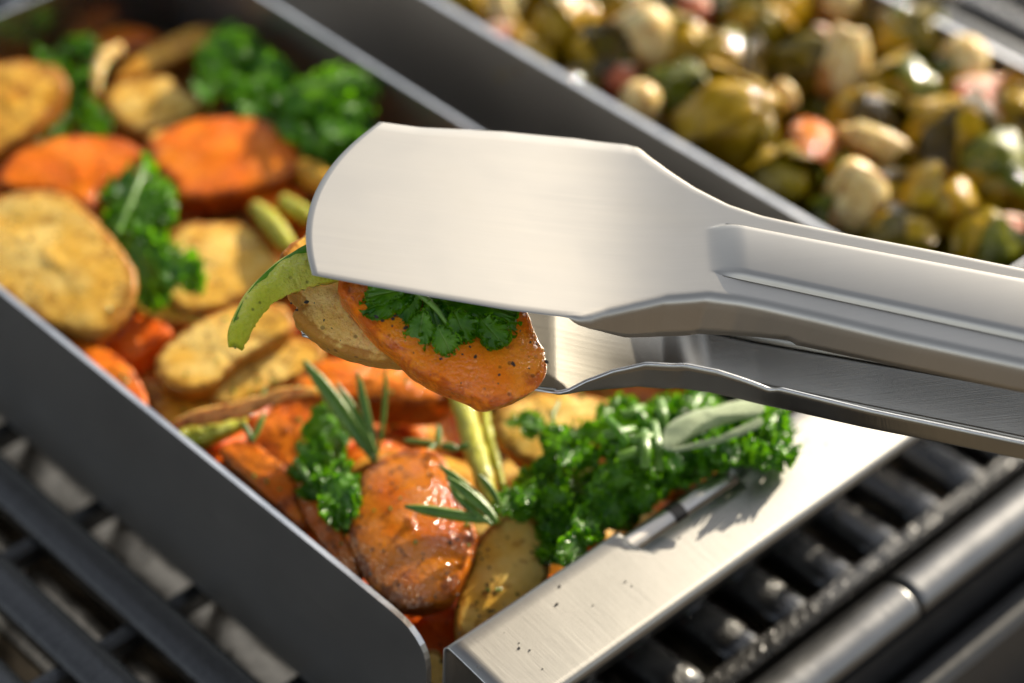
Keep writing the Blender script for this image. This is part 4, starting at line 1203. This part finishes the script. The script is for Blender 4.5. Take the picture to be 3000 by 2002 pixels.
def bulb(label, x, y, rx, ry, ang, z, mat, seed):
    rng = random.Random(seed)
    c = at(x, y, z)
    dep = np.dot(c - CAM, M_WC[:, 2])
    ca, sa = math.cos(math.radians(ang)), math.sin(math.radians(ang))
    a = nv(on(x + ca, y + sa, c, nrm(0, 0.7, 0.7)) - c)
    n = nrm(0, 0.7, 0.7)
    b_ = np.cross(n, a)
    s = dep / FPX
    nu, nw = 22, 26
    V, A = [], []
    for i in range(nu):
        t = math.pi * i / (nu - 1)
        for j in range(nw):
            p = 2 * math.pi * j / nw
            rr = math.sin(t) ** 0.8 * (1 + 0.07 * math.sin(6 * p + seed)) + 0.02
            dq = a * math.cos(t) * ry * s * 1.05 + b_ * rr * rx * s * math.cos(p) + n * rr * rx * s * 0.8 * math.sin(p)
            dq = dq * (1 + 0.30 * mnoise.noise(Vector(dq / (rx * s)) * 1.3 + Vector((seed * 3.1, 0, 0))))
            V.append(c + dq)
            A.append(min(1.0, max(0.0, 0.45 - 0.75 * float(np.dot(dq, nrm(0.5, -0.2, 0.8))) / (rx * s))))
    root = empty('roasted_onion', c - UP * rx * s * 0.7)
    tag(root, label, 'onion', GO)
    mesh_obj('bulb', V, grid_faces(nu, nw, True), MAT[mat], root, attrs={'rim': A})
    V2, A2 = [], []
    for i in range(12):
        t = 0.35 + 2.0 * i / 11
        for j in range(12):
            p = 0.3 + 1.9 * j / 11
            rr = (math.sin(t) ** 0.8) * 1.1
            V2.append(c + a * math.cos(t) * ry * s * 1.1 + b_ * rr * rx * s * math.cos(p) + n * rr * rx * s * 0.88 * math.sin(p))
            A2.append(0.95 if i in (0, 11) or j in (0, 11) else 0.35)
    mesh_obj('layer', V2, grid_faces(12, 12), MAT['onion'], root, attrs={'rim': A2})
    return root


for i, a in enumerate([('round onion, white on top and browned below, left of centre in the far tray', 1477, 88, 70, 76, 60, -0.006, 'onion'), ('tall pale upright onion wedge in the upper middle of the far tray', 1938, 150, 52, 84, 100, -0.004, 'onion'),
                       ('half hidden pale onion against the near rim behind the tong paddle', 1462, 250, 62, 50, 20, -0.010, 'onion'), ('pale curved onion piece above the pink onion, just below the carrot cube', 2008, 332, 38, 86, 20, -0.005, 'onion'),
                       ('pinkish browned onion just above the tong arm near the rim', 1960, 455, 66, 82, 110, -0.006, 'onion'), ('pale onion strip at the top left corner of the far tray', 1146, 28, 30, 56, 80, -0.008, 'onion'), ('pinkish onion chunk above the bacon slab at the right rim', 2212, 152, 66, 50, 10, -0.006, 'onion'),
                       ('tan onion piece at the top edge in the middle', 1922, 12, 50, 40, 30, -0.008, 'onion_brown'), ('tiny pale onion bit left of the carrot cube', 1800, 222, 28, 36, 60, -0.006, 'onion')]):
    bulb(*a, 800 + i)
for i, (lb, px, z, m) in enumerate([
        ('pink bacon slab at the right, biggest piece of bacon in the far tray', [(2190, 205), (2240, 180), (2330, 176), (2335, 230), (2300, 275), (2230, 290), (2200, 250)], -0.002, 'bacon'),
        ('small red bacon piece at the top edge above the round onion', [(1560, -10), (1610, -20), (1640, 10), (1630, 45), (1590, 40)], -0.004, 'bacon'), ('dark red bacon scrap below the round onion', [(1380, 150), (1420, 140), (1460, 170), (1440, 200), (1395, 190)], -0.010, 'bacon'),
        ('orange red cube between golden sprout and pale onion arc', [(1812, 290), (1850, 268), (1905, 285), (1928, 340), (1890, 372), (1830, 360)], -0.002, 'carrot_brown'), ('browned bacon bit on the near rim at the top left', [(1115, 70), (1150, 52), (1180, 75), (1165, 100), (1125, 95)], -0.008, 'bacon'),
        ('red bacon bit at the right end above the tong handle', [(2230, 500), (2290, 490), (2350, 510), (2340, 545), (2260, 540)], -0.008, 'bacon'), ('brown bacon bit between tall onion and green sprout', [(1845, 70), (1890, 60), (1900, 100), (1860, 115)], -0.006, 'bacon')]):
    root = empty('bacon_piece' if m == 'bacon' else 'carrot_cube', at(*np.mean(np.array(px, float), axis=0), z - 0.01))
    tag(root, lb, 'bacon' if m == 'bacon' else 'carrot', GB if m == 'bacon' else None)
    slice_('meat' if m == 'bacon' else 'flesh', None, None, px, z, (0.05, 0.5, 0.85), 0.014, m, dome=0.002, seed=900 + i, parent=root, nseg=48)
    if m == 'bacon':
        q = np.array(px, float)
        c_ = q.mean(axis=0)
        top = [tuple(p) for p in (c_ + (q - c_) * np.array([1.0, 0.35]) + np.array([0, (q[:, 1].min() - c_[1]) * 0.75]))]
        slice_('fat', None, None, top, z + 0.002, (0.05, 0.2, 0.95), 0.007, 'bacon_fat', dome=0.001, seed=950 + i, parent=root, nseg=40)

# ------------------------------------------------------------------ pepper and herb crumbs lying on the food in the front tray
bpy.context.view_layer.update()
dg = bpy.context.evaluated_depsgraph_get()
rng = random.Random(21)
pep_pts, herb_pts = [], []
for _ in range(1500):
    x, y = rng.uniform(250, 1400), rng.uniform(700, 1470)
    d = ray(x, y)
    hit, loc, n_, idx, ob_, _m = scene.ray_cast(dg, Vector(CAM), Vector(d / np.linalg.norm(d)))
    if not hit or loc.z > 0.03 or not ob_.name.startswith(('carrot', 'potato', 'pepper_strip', 'green_bean', 'onion')):
        continue
    n_ = np.array(n_)
    if np.dot(n_, d) > 0:
        n_ = -n_
    if mnoise.noise(Vector((loc.x * 60, loc.y * 60, 3.0))) < -0.05:
        continue
    if len(pep_pts) < 230 and rng.random() < 0.8:
        pep_pts.append((np.array(loc), n_, rng.choice((0.00025, 0.00035, 0.0004, 0.0005, 0.0007))))
    elif len(herb_pts) < 46:
        herb_pts.append((np.array(loc), n_, rng.uniform(0.0006, 0.0013)))
flakes('cracked_pepper', 'black pepper flakes sprinkled over the vegetables in the front tray', pep_pts, 5)
hb = flakes('chopped_herbs', 'tiny green herb crumbs sprinkled over the vegetables in the front tray', herb_pts, 6)
hb.data.materials.clear()
hb.data.materials.append(MAT['kale_light'])
hb['category'] = 'herbs'
